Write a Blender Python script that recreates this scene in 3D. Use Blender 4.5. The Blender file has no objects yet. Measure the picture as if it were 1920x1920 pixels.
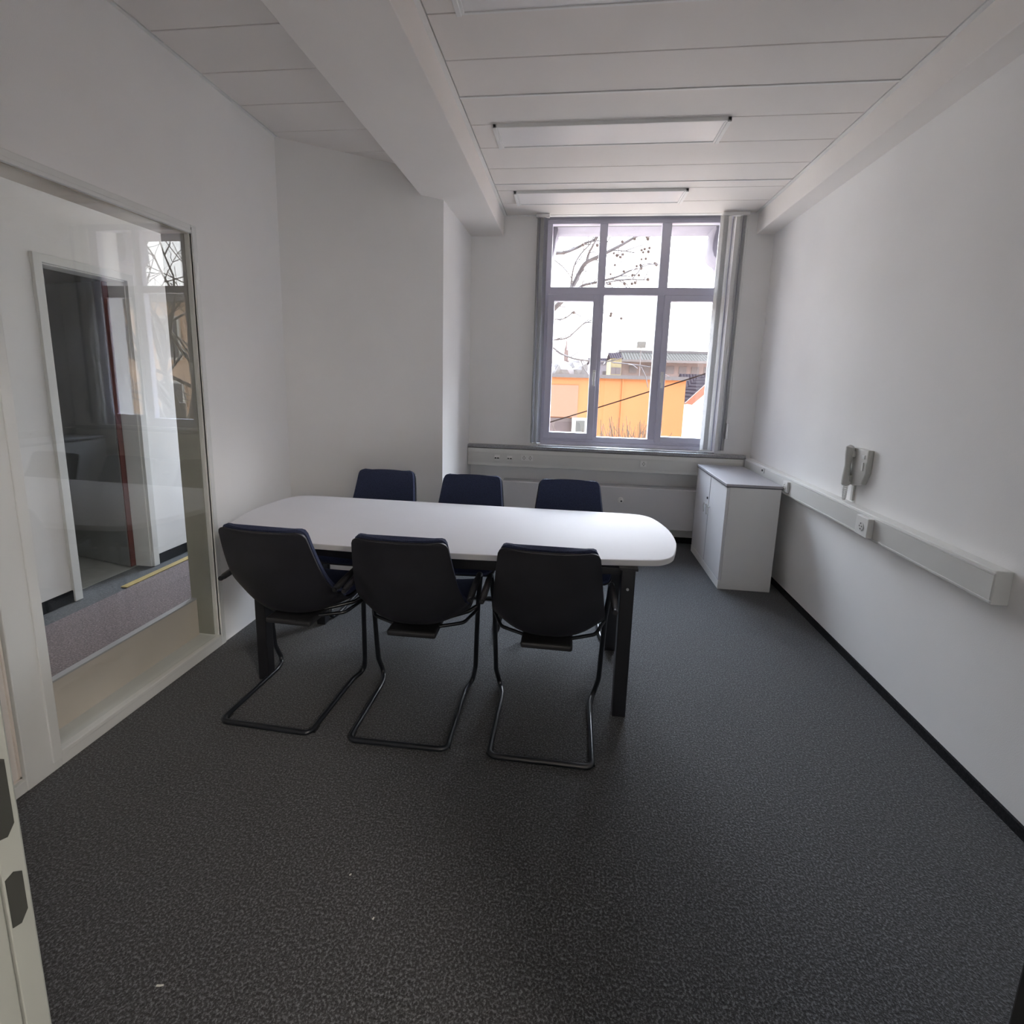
import bpy, bmesh, math, random
from mathutils import Vector, Matrix, noise

random.seed(7)
SC = bpy.context.scene
COL = SC.collection
PI = math.pi

# ------------------------------------------------------------------ camera
YAW, PITCH, ROLL = -0.1181, -0.1654, 0.0282
FPX, PCY, CAMH = 919.18, 864.0, 1.5
# (yaw is measured to the left when negative)
_cy, _sy, _cp, _sp, _cr, _sr = (math.cos(YAW), math.sin(YAW), math.cos(PITCH),
                                math.sin(PITCH), math.cos(ROLL), math.sin(ROLL))
FWD = Vector((_sy * _cp, _cy * _cp, _sp))
RGT0 = Vector((_cy, -_sy, 0.0))
UP0 = RGT0.cross(FWD)
RGT = _cr * RGT0 + _sr * UP0
UPV = -_sr * RGT0 + _cr * UP0
cam = bpy.data.cameras.new('camera')
cam.sensor_width = 36.0
cam.lens = 36.0 * FPX / 1920.0
cam.shift_y = -96.0 / 1920.0
cam.clip_start = 0.02
cam.clip_end = 600
camo = bpy.data.objects.new('camera', cam)
COL.objects.link(camo)
M = Matrix((RGT, UPV, -FWD)).transposed().to_4x4()
M.translation = Vector((0, 0, CAMH))
camo.matrix_world = M
SC.camera = camo


def on(u, v, axis, val):
    """point of the plane (axis = val) that the photograph shows at pixel u, v"""
    d = RGT * ((u - 960) / FPX) - UPV * ((v - PCY) / FPX) + FWD
    c = Vector((0, 0, CAMH))
    return c + d * ((val - c[axis]) / d[axis])


# ------------------------------------------------------------------ world, sun, exposure
SKY_LOW, SKY_HIGH = 6.6, 34.0
w = bpy.data.worlds.new('sky')
SC.world = w
w.use_nodes = True
nt = w.node_tree
nt.nodes.clear()
tc = nt.nodes.new('ShaderNodeTexCoord')
sep = nt.nodes.new('ShaderNodeSeparateXYZ')
ramp = nt.nodes.new('ShaderNodeValToRGB')
ramp.color_ramp.elements[0].position = 0.0
ramp.color_ramp.elements[0].color = (1.0, 0.97, 0.95, 1)
ramp.color_ramp.elements[1].position = 0.8
ramp.color_ramp.elements[1].color = (0.68, 0.81, 1.0, 1)
bg = nt.nodes.new('ShaderNodeBackground')
bg.inputs['Strength'].default_value = 5.2
wo = nt.nodes.new('ShaderNodeOutputWorld')
nt.links.new(tc.outputs['Generated'], sep.inputs[0])
nt.links.new(sep.outputs['Z'], ramp.inputs[0])
nt.links.new(ramp.outputs[0], bg.inputs[0])
# hazy backlit sky: brightest high up in front of the window, dimmer at the horizon and behind the building
GLOW_DIR = Vector((0.70, 0.714, 0.0))
dot = nt.nodes.new('ShaderNodeVectorMath'); dot.operation = 'DOT_PRODUCT'
dot.inputs[1].default_value = GLOW_DIR
nt.links.new(tc.outputs['Generated'], dot.inputs[0])
glow = nt.nodes.new('ShaderNodeMapRange')
glow.interpolation_type = 'SMOOTHSTEP'
glow.inputs['From Min'].default_value = -0.35
glow.inputs['From Max'].default_value = 0.75
glow.inputs['To Min'].default_value = 0.05
glow.inputs['To Max'].default_value = 1.0
nt.links.new(dot.outputs['Value'], glow.inputs['Value'])
elev = nt.nodes.new('ShaderNodeMapRange')
elev.interpolation_type = 'SMOOTHSTEP'
elev.inputs['From Min'].default_value = 0.18
elev.inputs['From Max'].default_value = 0.55
elev.inputs['To Min'].default_value = SKY_LOW
elev.inputs['To Max'].default_value = SKY_HIGH
nt.links.new(sep.outputs['Z'], elev.inputs['Value'])
mul = nt.nodes.new('ShaderNodeMath'); mul.operation = 'MULTIPLY'
nt.links.new(glow.outputs[0], mul.inputs[0])
nt.links.new(elev.outputs[0], mul.inputs[1])
nt.links.new(mul.outputs[0], bg.inputs['Strength'])
nt.links.new(bg.outputs[0], wo.inputs[0])

sun = bpy.data.lights.new('sun', 'SUN')
sun.energy = 0.8
sun.angle = math.radians(0.6)
sun.color = (1.0, 0.93, 0.82)
suno = bpy.data.objects.new('sun', sun)
COL.objects.link(suno)
suno.rotation_euler = (math.radians(52), 0, math.radians(-22))


def portal(loc, rot, sx, sy):
    l = bpy.data.lights.new('daylight_portal', 'AREA')
    l.shape = 'RECTANGLE'
    l.size, l.size_y = sx, sy
    l.cycles.is_portal = True
    o = bpy.data.objects.new('daylight_portal', l)
    COL.objects.link(o)
    o.location = loc
    o.rotation_euler = rot


portal((0.49, 4.74, 1.91), (-PI / 2, 0, 0), 1.7, 2.1)
portal((-2.7, 4.97, 1.8), (-PI / 2, 0, 0), .5, 1.3)

SC.view_settings.view_transform = 'Standard'
SC.view_settings.look = 'None'
SC.view_settings.exposure = 0.38
SC.view_settings.gamma = 1.0
SC.view_settings.use_curve_mapping = False
SC.cycles.diffuse_bounces = 8
SC.cycles.max_bounces = 14
SC.cycles.transparent_max_bounces = 12
SC.cycles.sample_clamp_indirect = 8.0
SC.cycles.use_denoising = True

# ------------------------------------------------------------------ materials


def srgb(r, g, b):
    f = lambda c: ((c / 255 + 0.055) / 1.055) ** 2.4 if c > 10 else c / 255 / 12.92
    return (f(r), f(g), f(b), 1)


def mat(name, col, rough=0.6, metal=0.0, spec=0.5, vary=0.04, vscale=3.0, bump=0.0, bscale=200.0, col2=None, coat=0.0):
    m = bpy.data.materials.new(name)
    m.use_nodes = True
    t = m.node_tree
    b = t.nodes['Principled BSDF']
    b.inputs['Roughness'].default_value = rough
    b.inputs['Metallic'].default_value = metal
    b.inputs['Specular IOR Level'].default_value = spec
    b.inputs['Coat Weight'].default_value = coat
    tcn = t.nodes.new('ShaderNodeTexCoord')
    n = t.nodes.new('ShaderNodeTexNoise')
    n.inputs['Scale'].default_value = vscale
    n.inputs['Detail'].default_value = 4
    t.links.new(tcn.outputs['Object'], n.inputs['Vector'])
    r = t.nodes.new('ShaderNodeValToRGB')
    c2 = col2 or tuple(min(1, c * (1 + vary)) for c in col[:3]) + (1,)
    c1 = col if col2 else tuple(c * (1 - vary) for c in col[:3]) + (1,)
    r.color_ramp.elements[0].color = c1
    r.color_ramp.elements[1].color = c2
    r.color_ramp.elements[0].position = 0.35
    r.color_ramp.elements[1].position = 0.65
    t.links.new(n.outputs['Fac'], r.inputs[0])
    t.links.new(r.outputs[0], b.inputs['Base Color'])
    if bump:
        n2 = t.nodes.new('ShaderNodeTexNoise')
        n2.inputs['Scale'].default_value = bscale
        n2.inputs['Detail'].default_value = 3
        t.links.new(tcn.outputs['Object'], n2.inputs['Vector'])
        bp = t.nodes.new('ShaderNodeBump')
        bp.inputs['Strength'].default_value = bump
        bp.inputs['Distance'].default_value = 0.004
        t.links.new(n2.outputs['Fac'], bp.inputs['Height'])
        t.links.new(bp.outputs[0], b.inputs['Normal'])
    return m


def glass_mat(name, tint=(0.985, 0.99, 0.99, 1), ior=0.04):
    m = bpy.data.materials.new(name)
    m.use_nodes = True
    t = m.node_tree
    t.nodes.clear()
    out = t.nodes.new('ShaderNodeOutputMaterial')
    tr = t.nodes.new('ShaderNodeBsdfTransparent')
    tr.inputs[0].default_value = tint
    gl = t.nodes.new('ShaderNodeBsdfGlossy')
    gl.inputs['Roughness'].default_value = 0.0
    lw = t.nodes.new('ShaderNodeLayerWeight')
    lw.inputs['Blend'].default_value = 0.5
    pw = t.nodes.new('ShaderNodeMath'); pw.operation = 'POWER'; pw.inputs[1].default_value = 5.0
    t.links.new(lw.outputs['Facing'], pw.inputs[0])
    fr = t.nodes.new('ShaderNodeMath'); fr.operation = 'MULTIPLY_ADD'
    fr.inputs[1].default_value = 1.0 - ior; fr.inputs[2].default_value = ior
    t.links.new(pw.outputs[0], fr.inputs[0])
    mx = t.nodes.new('ShaderNodeMixShader')
    t.links.new(fr.outputs[0], mx.inputs[0])
    t.links.new(tr.outputs[0], mx.inputs[1])
    t.links.new(gl.outputs[0], mx.inputs[2])
    t.links.new(mx.outputs[0], out.inputs[0])
    return m


def carpet_mat(name, lo, mid, hi, scale=170):
    m = bpy.data.materials.new(name)
    m.use_nodes = True
    t = m.node_tree
    b = t.nodes['Principled BSDF']
    b.inputs['Roughness'].default_value = 0.95
    b.inputs['Specular IOR Level'].default_value = 0.15
    b.inputs['Sheen Weight'].default_value = 0.25
    b.inputs['Sheen Roughness'].default_value = 0.6
    tcn = t.nodes.new('ShaderNodeTexCoord')
    n = t.nodes.new('ShaderNodeTexNoise')
    n.inputs['Scale'].default_value = scale
    n.inputs['Detail'].default_value = 3
    n.inputs['Roughness'].default_value = 0.7
    n.inputs['Distortion'].default_value = 0.25
    t.links.new(tcn.outputs['Object'], n.inputs['Vector'])
    r = t.nodes.new('ShaderNodeValToRGB')
    e = r.color_ramp.elements
    e[0].position, e[0].color = 0.36, lo
    e[1].position, e[1].color = 0.66, hi
    k = e.new(0.5)
    k.color = mid
    t.links.new(n.outputs['Fac'], r.inputs[0])
    n3 = t.nodes.new('ShaderNodeTexNoise')
    n3.inputs['Scale'].default_value = 2.2
    t.links.new(tcn.outputs['Object'], n3.inputs['Vector'])
    mr = t.nodes.new('ShaderNodeMapRange')
    mr.inputs['To Min'].default_value = 0.88
    mr.inputs['To Max'].default_value = 1.12
    t.links.new(n3.outputs['Fac'], mr.inputs['Value'])
    hs = t.nodes.new('ShaderNodeHueSaturation')
    t.links.new(r.outputs[0], hs.inputs['Color'])
    t.links.new(mr.outputs[0], hs.inputs['Value'])
    t.links.new(hs.outputs[0], b.inputs['Base Color'])
    bp = t.nodes.new('ShaderNodeBump')
    bp.inputs['Strength'].default_value = 0.7
    bp.inputs['Distance'].default_value = 0.006
    t.links.new(n.outputs['Fac'], bp.inputs['Height'])
    t.links.new(bp.outputs[0], b.inputs['Normal'])
    return m


def stripe_mat(name, a, b_, scale, axis='X', rough=0.7, pos=0.5):
    """two-tone bands (tiles, cladding)"""
    m = bpy.data.materials.new(name)
    m.use_nodes = True
    t = m.node_tree
    b = t.nodes['Principled BSDF']
    b.inputs['Roughness'].default_value = 1.0
    b.inputs['Specular IOR Level'].default_value = 0.0
    tcn = t.nodes.new('ShaderNodeTexCoord')
    wv = t.nodes.new('ShaderNodeTexWave')
    wv.bands_direction = axis
    wv.inputs['Scale'].default_value = scale
    wv.inputs['Distortion'].default_value = 0.3
    t.links.new(tcn.outputs['Object'], wv.inputs['Vector'])
    r = t.nodes.new('ShaderNodeValToRGB')
    r.color_ramp.elements[0].position = pos - 0.15
    r.color_ramp.elements[0].color = a
    r.color_ramp.elements[1].position = pos + 0.15
    r.color_ramp.elements[1].color = b_
    t.links.new(wv.outputs['Fac'], r.inputs[0])
    t.links.new(r.outputs[0], b.inputs['Base Color'])
    return m


MT = dict(
    wall=mat('white_wall_paint', (0.87, 0.865, 0.855, 1), 0.85, vary=0.012, bump=0.12, bscale=260, spec=0.2),
    beam=mat('white_beam_paint', (0.86, 0.83, 0.80, 1), 0.85, vary=0.012, bump=0.1, bscale=260, spec=0.25),
    plank=mat('ceiling_plank_enamel', (0.79, 0.755, 0.725, 1), 0.6, vary=0.01, spec=0.3),
    plankdark=mat('ceiling_void', (0.10, 0.10, 0.10, 1), 0.9),
    trimwhite=mat('white_trim_enamel', (0.80, 0.80, 0.79, 1), 0.4, vary=0.01),
    framewhite=mat('white_frame_lacquer', (0.74, 0.75, 0.73, 1), 0.35, vary=0.015),
    panelwhite=mat('off_white_door_laminate', (0.74, 0.70, 0.66, 1), 0.45, vary=0.02),
    carpet=carpet_mat('dark_grey_carpet', (0.007, 0.007, 0.007, 1), (0.026, 0.026, 0.028, 1), (0.140, 0.145, 0.155, 1), 150),
    carpetedge=mat('carpet_skirting', (0.022, 0.022, 0.024, 1), 0.95, vary=0.3, vscale=120, spec=0.1),
    hallcarpet=carpet_mat('mauve_brown_carpet', (0.085, 0.062, 0.062, 1), (0.17, 0.125, 0.125, 1), (0.33, 0.27, 0.27, 1), 120),
    hallgrey=carpet_mat('grey_corridor_border_carpet', (0.05, 0.055, 0.06, 1), (0.08, 0.085, 0.09, 1), (0.14, 0.145, 0.15, 1), 120),
    lino=mat('pale_linoleum', (0.50, 0.51, 0.48, 1), 0.3, vary=0.06, vscale=20),
    winframe=mat('glare_paled_window_frame', (0.56, 0.55, 0.66, 1), 0.35, vary=0.03),  # grey-brown frame made paler and bluer: veiling window glare put into the colour
    winbead=mat('pale_glazing_bead', (0.5, 0.5, 0.52, 1), 0.4),
    silver=mat('brushed_aluminium', (0.70, 0.70, 0.70, 1), 0.3, metal=1.0, vary=0.05, vscale=60),
    revealbrown=mat('beige_grey_metal_lining', (0.72, 0.65, 0.58, 1), 0.28, metal=0.0, vary=0.08, vscale=2),
    revealgrey=mat('olive_grey_reveal', (0.30, 0.30, 0.26, 1), 0.4, vary=0.04),
    jamb=mat('grey_green_door_frame', (0.28, 0.29, 0.265, 1), 0.4, vary=0.02),
    sill=mat('grey_stone_sill', (0.33, 0.33, 0.34, 1), 0.35, vary=0.25, vscale=140),
    duct=mat('cream_plastic_trunking', (0.74, 0.74, 0.71, 1), 0.45, vary=0.01),
    ductlid=mat('cream_plastic_trunking_lid', (0.68, 0.68, 0.655, 1), 0.5, vary=0.01),
    socket=mat('white_socket_plastic', (0.78, 0.78, 0.76, 1), 0.35, vary=0.01),
    dark=mat('dark_plastic', (0.02, 0.02, 0.022, 1), 0.5),
    hole=mat('recess_black', (0.025, 0.026, 0.022, 1), 0.8),
    radiator=mat('radiator_enamel', (0.66, 0.65, 0.66, 1), 0.45, vary=0.01),
    table=mat('white_table_laminate', (0.78, 0.77, 0.80, 1), 0.55, vary=0.012, spec=0.10),
    tableedge=mat('white_table_edging', (0.66, 0.66, 0.66, 1), 0.4, vary=0.01),
    blacksteel=mat('black_powder_coated_steel', (0.013, 0.013, 0.016, 1), 0.38, vary=0.1, spec=0.5),
    tube=mat('black_gloss_tube', (0.010, 0.012, 0.016, 1), 0.28, vary=0.1, spec=0.6),
    shell=mat('black_chair_shell', (0.016, 0.016, 0.021, 1), 0.55, vary=0.15, vscale=8, bump=0.1, bscale=500),
    fabric=mat('navy_black_upholstery', (0.040, 0.050, 0.100, 1), 0.85, vary=0.2, vscale=200, bump=0.5, bscale=900, spec=0.2),
    cabinet=mat('light_grey_cabinet_laminate', (0.82, 0.82, 0.815, 1), 0.5, vary=0.015),
    cabdoor=mat('light_grey_cabinet_door', (0.74, 0.74, 0.76, 1), 0.45, vary=0.015),
    cabtop=mat('grey_cabinet_top', (0.36, 0.355, 0.375, 1), 0.4, vary=0.04, vscale=60),
    darkedge=mat('dark_edge_banding', (0.10, 0.10, 0.12, 1), 0.45),
    diffuser=mat('lamp_diffuser', (0.86, 0.84, 0.84, 1), 0.35, vary=0.01),
    phone=mat('off_white_phone_plastic', (0.55, 0.55, 0.52, 1), 0.35, vary=0.02),
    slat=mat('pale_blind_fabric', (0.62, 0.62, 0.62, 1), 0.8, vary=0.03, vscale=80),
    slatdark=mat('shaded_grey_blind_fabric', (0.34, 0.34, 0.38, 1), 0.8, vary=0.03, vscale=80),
    glass=glass_mat('window_glass'),
    glassin=glass_mat('partition_glass', (0.98, 0.99, 0.985, 1), 0.065),
    doorgrey=mat('dark_grey_gloss_door', (0.28, 0.283, 0.28, 1), 0.18, vary=0.1, vscale=2),
    dooredge=mat('reddish_door_edge', (0.16, 0.055, 0.045, 1), 0.5, vary=0.15, vscale=10),
    yellow=mat('yellow_floor_strip', (0.52, 0.40, 0.17, 1), 0.5, vary=0.1),
    paper=mat('scrap_paper', (0.55, 0.55, 0.5, 1), 0.8),
    # outside
    orange=mat('orange_render', (0.54, 0.215, 0.085, 1), 0.8, vary=0.04, vscale=0.3),
    rose=mat('pale_rose_render', (0.36, 0.205, 0.14, 1), 0.8, vary=0.05, vscale=0.3),
    cornice=mat('pale_cornice', (0.160, 0.144, 0.147, 1), 0.7),
    stone=mat('pale_sandstone', (0.25, 0.235, 0.28, 1), 0.8, vary=0.06, vscale=6),
    farroof=stripe_mat('ribbed_roof_band', (0.045, 0.039, 0.034, 1), (0.075, 0.069, 0.062, 1), 0.8),
    farwall=mat('hazy_mauve_wall', (0.166, 0.128, 0.128, 1), 0.8, vary=0.3, vscale=0.25),
    tiles=stripe_mat('dark_roof_tiles', (0.020, 0.015, 0.018, 1), (0.042, 0.034, 0.037, 1), 1.1),
    redroof=mat('red_roof_verge', (0.198, 0.096, 0.070, 1), 0.8, vary=0.1, vscale=2),
    whitewall=mat('bright_white_render', (0.9, 0.9, 0.86, 1), 0.8),
    cream=mat('cream_render', (0.256, 0.230, 0.144, 1), 0.8, vary=0.05),
    tan=mat('tan_brick', (0.80, 0.56, 0.40, 1), 0.85, vary=0.15, vscale=1.2),
    haze=mat('hazy_twigs', (0.14, 0.115, 0.11, 1), 0.9, vary=0.4, vscale=0.6, col2=(0.21, 0.19, 0.18, 1)),
    steeple=mat('reddish_steeple', (0.186, 0.134, 0.128, 1), 0.8, vary=0.05),
    plant=mat('rooftop_cladding', (0.134, 0.134, 0.128, 1), 0.7),
    bark=mat('plane_tree_bark', (0.13, 0.11, 0.11, 1), 0.9, vary=0.2, vscale=5),
    seed=mat('seed_ball', (0.10, 0.07, 0.06, 1), 0.9),
    bush=mat('leafless_bush', (0.109, 0.077, 0.054, 1), 0.9, vary=0.4, vscale=2),
    ground=mat('sunlit_street', (0.50, 0.40, 0.31, 1), 0.9, vary=0.12, vscale=0.2),
    winpane=mat('far_window_pane', (0.12, 0.105, 0.115, 1), 0.6),
    cable=mat('dark_cable', (0.02, 0.012, 0.010, 1), 1.0, spec=0.0),
)

# ------------------------------------------------------------------ mesh helpers


def bm_new():
    return bmesh.new()


def box(bm, x0, y0, z0, x1, y1, z1, bev=0.0, seg=2):
    if x0 > x1: x0, x1 = x1, x0
    if y0 > y1: y0, y1 = y1, y0
    if z0 > z1: z0, z1 = z1, z0
    r = bmesh.ops.create_cube(bm, size=1.0)
    vs = r['verts']
    for v in vs:
        v.co = Vector((x0 + (v.co.x + .5) * (x1 - x0), y0 + (v.co.y + .5) * (y1 - y0), z0 + (v.co.z + .5) * (z1 - z0)))
    if bev > 0:
        es = list({e for v in vs for e in v.link_edges})
        bmesh.ops.bevel(bm, geom=es, offset=bev, segments=seg, profile=0.5, affect='EDGES')
    return vs


def prism(bm, pts, lo, hi, axis=2, bev=0.0):
    """closed outline extruded along an axis; pts are the other two coords in order"""
    def mk(p, h):
        if axis == 2: return Vector((p[0], p[1], h))
        if axis == 1: return Vector((p[0], h, p[1]))
        return Vector((h, p[0], p[1]))
    a = [bm.verts.new(mk(p, lo)) for p in pts]
    b = [bm.verts.new(mk(p, hi)) for p in pts]
    n = len(pts)
    fs = [bm.faces.new(a), bm.faces.new(b)]
    for i in range(n):
        fs.append(bm.faces.new((a[i], a[(i + 1) % n], b[(i + 1) % n], b[i])))
    bmesh.ops.recalc_face_normals(bm, faces=fs)
    if bev > 0:
        es = list({e for f in fs[:2] for e in f.edges})
        bmesh.ops.bevel(bm, geom=es, offset=bev, segments=3, profile=0.5, affect='EDGES')
    return fs


def fillet(pts, rads, seg=7):
    """round the inner corners of a polyline"""
    pts = [Vector(p) for p in pts]
    if not isinstance(rads, (list, tuple)):
        rads = [rads] * len(pts)
    out = [pts[0]]
    for i in range(1, len(pts) - 1):
        a, b, c = pts[i - 1], pts[i], pts[i + 1]
        d1, d2 = (a - b), (c - b)
        l1, l2 = d1.length, d2.length
        d1.normalize(); d2.normalize()
        ang = d1.angle(d2)
        if ang > PI - 0.02:
            out.append(b); continue
        t = min(rads[i] / math.tan(ang / 2), 0.49 * l1, 0.49 * l2)
        p1, p2 = b + d1 * t, b + d2 * t
        r = t * math.tan(ang / 2)
        cen = b + (d1 + d2).normalized() * (r / math.sin(ang / 2))
        v1, v2 = (p1 - cen), (p2 - cen)
        for k in range(seg + 1):
            s = k / seg
            v = v1.normalized().slerp(v2.normalized(), s) * v1.length if v1.angle(v2) > 1e-4 else v1
            out.append(cen + v)
    out.append(pts[-1])
    return out


def tube(bm, pts, r, n=12, cap=True, radii=None):
    pts = [Vector(p) for p in pts]
    q = [pts[0]]
    for p in pts[1:]:
        if (p - q[-1]).length > 1e-5: q.append(p)
    pts = q
    m = len(pts)
    t0 = (pts[1] - pts[0]).normalized()
    ref = Vector((0, 0, 1)) if abs(t0.z) < 0.9 else Vector((1, 0, 0))
    nrm = (ref - t0 * ref.dot(t0)).normalized()
    rings = []
    tp = t0
    for i, p in enumerate(pts):
        if i == 0: t = t0
        elif i == m - 1: t = (pts[i] - pts[i - 1]).normalized()
        else: t = ((pts[i + 1] - pts[i]).normalized() + (pts[i] - pts[i - 1]).normalized()).normalized()
        nrm = (tp.rotation_difference(t) @ nrm)
        nrm = (nrm - t * nrm.dot(t)).normalized()
        tp = t
        bn = t.cross(nrm)
        rr = radii[i] if radii and i < len(radii) else r
        rings.append([bm.verts.new(p + (nrm * math.cos(2 * PI * k / n) + bn * math.sin(2 * PI * k / n)) * rr) for k in range(n)])
    for i in range(m - 1):
        for k in range(n):
            bm.faces.new((rings[i][k], rings[i][(k + 1) % n], rings[i + 1][(k + 1) % n], rings[i + 1][k]))
    if cap:
        bm.faces.new(list(reversed(rings[0])))
        bm.faces.new(rings[-1])


def cyl(bm, p0, p1, r, n=20, r1=None):
    tube(bm, [p0, p1], r, n, True, [r, r if r1 is None else r1])


def obj(name, bm, m, parent=None, smooth=False, loc=None, label=None):
    me = bpy.data.meshes.new(name)
    bm.normal_update()
    bm.to_mesh(me)
    bm.free()
    me.materials.append(MT[m] if isinstance(m, str) else m)
    if smooth:
        for p in me.polygons: p.use_smooth = True
        try:
            me.set_sharp_from_angle(angle=math.radians(40))
        except Exception:
            pass
    o = bpy.data.objects.new(name, me)
    COL.objects.link(o)
    if parent: o.parent = parent
    if loc: o.location = loc
    if label: o['label'] = label
    return o


def struct(name, bm, m, parent=None, smooth=False):
    o = obj(name, bm, m, parent, smooth)
    if not parent: o['kind'] = 'structure'
    return o


def structroot(name, loc=(0, 0, 0)):
    o = bpy.data.objects.new(name, None)
    o.empty_display_size = 0.1
    COL.objects.link(o)
    o.location = loc
    o['kind'] = 'structure'
    return o


def tag(o, label, cat, group=None, kind=None):
    o['label'] = label
    o['category'] = cat
    if group: o['group'] = group
    if kind: o['kind'] = kind
    return o


def thing(name, label, cat, loc=(0, 0, 0), rotz=0.0, group=None):
    o = bpy.data.objects.new(name, None)
    o.empty_display_size = 0.1
    COL.objects.link(o)
    o.location = loc
    o.rotation_euler = (0, 0, rotz)
    return tag(o, label, cat, group)


def quick(name, m, parent, *boxes, bev=0.0, smooth=False, label=None):
    bm = bm_new()
    for b in boxes: box(bm, *b, bev=bev)
    return obj(name, bm, m, parent, smooth, label=label)


# ------------------------------------------------------------------ room shell
XL, XR, ZC, YW = -1.869, 1.60, 2.9075, 4.55
ZB = 2.741                 # underside of the beam
BR, BL = -0.670, -1.114    # beam sides
BOX, ZO = 1.456, 2.745     # soffit box along the right wall
YF = 0.45                  # room side of the camera wall
YN = 4.66                  # wall of the radiator niche

bm = bm_new(); box(bm, XL - .06, .33, -.05, XR + .12, 4.95, 0.0); struct('floor', bm, 'carpet')

# window wall with opening
WX0, WX1, WZ0 = -0.300, 1.285, 0.905
bm = bm_new()
box(bm, -1.2, YW, .70, WX0, 4.95, 3.05)
box(bm, WX1, YW, .70, XR + .12, 4.95, 3.05)
box(bm, WX0, YW, .70, WX1, 4.95, WZ0 - .005)
box(bm, WX0, YW + .005, 2.93, WX1, 4.95, 3.05)
box(bm, -1.2, YN, 0, XR + .12, 4.95, .70)
struct('wall_window', bm, 'wall')

bm = bm_new()
box(bm, XR, .33, 0, XR + .12, 4.95, 3.05)
struct('wall_right', bm, 'wall')

# left wall: over the glazing, and from the glazing to the slanted wall
GY0, GY1, GZ1 = 1.26, 2.337, 2.189
bm = bm_new()
box(bm, XL - .15, .33, GZ1, XL, GY1, 3.05)
box(bm, XL - .15, GY1, 0, XL, 3.10, 3.05)
struct('wall_left', bm, 'wall')

bm = bm_new()
prism(bm, [(XL - .15, 3.05), (XL, 3.047), (-.975, 3.650), (-.960, YW + .01), (-.960, 4.95), (XL - .15, 4.95)], 0, 3.05)
struct('wall_slanted', bm, 'wall')

# camera side wall with the doorway the photo is taken from
DX0, DX1 = -0.665, 0.468
bm = bm_new()
box(bm, XL - .15, .33, 0, DX0 - .05, YF, 3.05)
box(bm, DX1 + .05, .33, 0, XR + .12, YF, 3.05)
box(bm, DX0 - .05, .33, 2.12, DX1 + .05, YF, 3.05)
struct('wall_doorway', bm, 'wall')

# ceiling: enamelled planks with fine joints
def planks(name, x0, x1, seams, edge):
    bm = bm_new()
    for a, b in zip(seams[:-1], seams[1:]):
        box(bm, x0 + edge, a + .0022, ZC, x1 - edge, b - .0022, ZC + .018, bev=.002, seg=1)
    return struct(name, bm, 'plank')

seamsR = [YF, .70, .985, 1.272, 1.559, 1.846, 2.135, 2.421, 2.707, 2.992, 3.272, 3.575, 3.842, 3.968, 4.240, 4.548]
seamsL = [YF, .70, .985, 1.272, 1.559, 1.846, 2.135, 2.428, 2.708, 2.995, 3.275, 3.60]
planks('ceiling', BR, BOX, seamsR, .028)
planks('ceiling', XL, BL + .02, seamsL, .022)
bm = bm_new()
box(bm, XL - .15, .2, ZC + .020, XR + .12, 4.95, 3.08)
struct('ceiling', bm, 'plankdark')
# edge angles
bm = bm_new()
box(bm, BR, YF, ZC - .002, BR + .024, YW, ZC + .02)
box(bm, BOX - .024, YF, ZC - .002, BOX, YW, ZC + .02)
box(bm, XL, YF, ZC - .002, XL + .018, 3.05, ZC + .02)
box(bm, BR, YW - .02, ZC - .003, BOX, YW + .03, ZC + .02)
# bright runner joints
for y in (2.707, 3.842):
    box(bm, BR + .028, y, ZC - .004, BOX - .028, y + .012, ZC + .004)
struct('trim_1', bm, 'trimwhite')

bm = bm_new(); box(bm, BL, YF, ZB, BR, YW + .01, ZC + .03, bev=.004); struct('trim_2', bm, 'beam')
bm = bm_new(); box(bm, BOX, YF, ZO, XR + .01, YW + .01, ZC + .03, bev=.004); struct('trim_3', bm, 'beam')

# carpet skirting
bm = bm_new(); box(bm, XR - .012, YF, 0, XR, YN, .042); struct('baseboard_right', bm, 'carpetedge')
bm = bm_new(); box(bm, -.96, YN - .012, 0, XR - .012, YN, .055); struct('baseboard_window', bm, 'carpetedge')

# ------------------------------------------------------------------ glazed partition in the left wall
PANE_SKEW = -0.85
w2 = structroot('window_2', (XL, 1.9, 0))
def loc(x, y, z): return (x - XL, y - 1.9, z)
AY0, AY1, AZ0, AZ1 = 1.437, 2.300, .064, 2.147
def lb(bm, x0, y0, z0, x1, y1, z1, bev=0.0):
    box(bm, x0 - XL, y0 - 1.9, z0, x1 - XL, y1 - 1.9, z1, bev=bev)
bm = bm_new()
lb(bm, XL - .15, 1.315, 0, XL + .008, AY0, GZ1, .003)          # broad post
lb(bm, XL - .15, AY1, 0, XL + .008, GY1, GZ1, .003)
lb(bm, XL - .15, AY0, 0, XL + .008, AY1, AZ0 - .012, .003)
lb(bm, XL - .15, AY0, AZ1 + .010, XL + .008, AY1, GZ1, .003)
lb(bm, XL - .004, AY0 - .035, AZ0 - .030, XL + .013, AY0, AZ1 + .03, .003)   # raised glazing beads
lb(bm, XL - .004, AY1, AZ0 - .020, XL + .013, AY1 + .018, AZ1 + .03, .003)
lb(bm, XL - .004, AY0, AZ1, XL + .013, AY1, AZ1 + .018, .003)
lb(bm, XL - .004, AY0, AZ0 - .020, XL + .013, AY1, AZ0, .003)
obj('frame', bm, 'framewhite', w2)
bm = bm_new()
lb(bm, XL - .15, AY0, AZ1, XL - .012, AY1, AZ1 + .010)
lb(bm, XL - .15, AY0 - .001, AZ0, XL - .012, AY0 + .004, AZ1)
obj('lining', bm, 'revealbrown', w2, label='beige grey metal lining of the glazing reveal')
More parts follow.
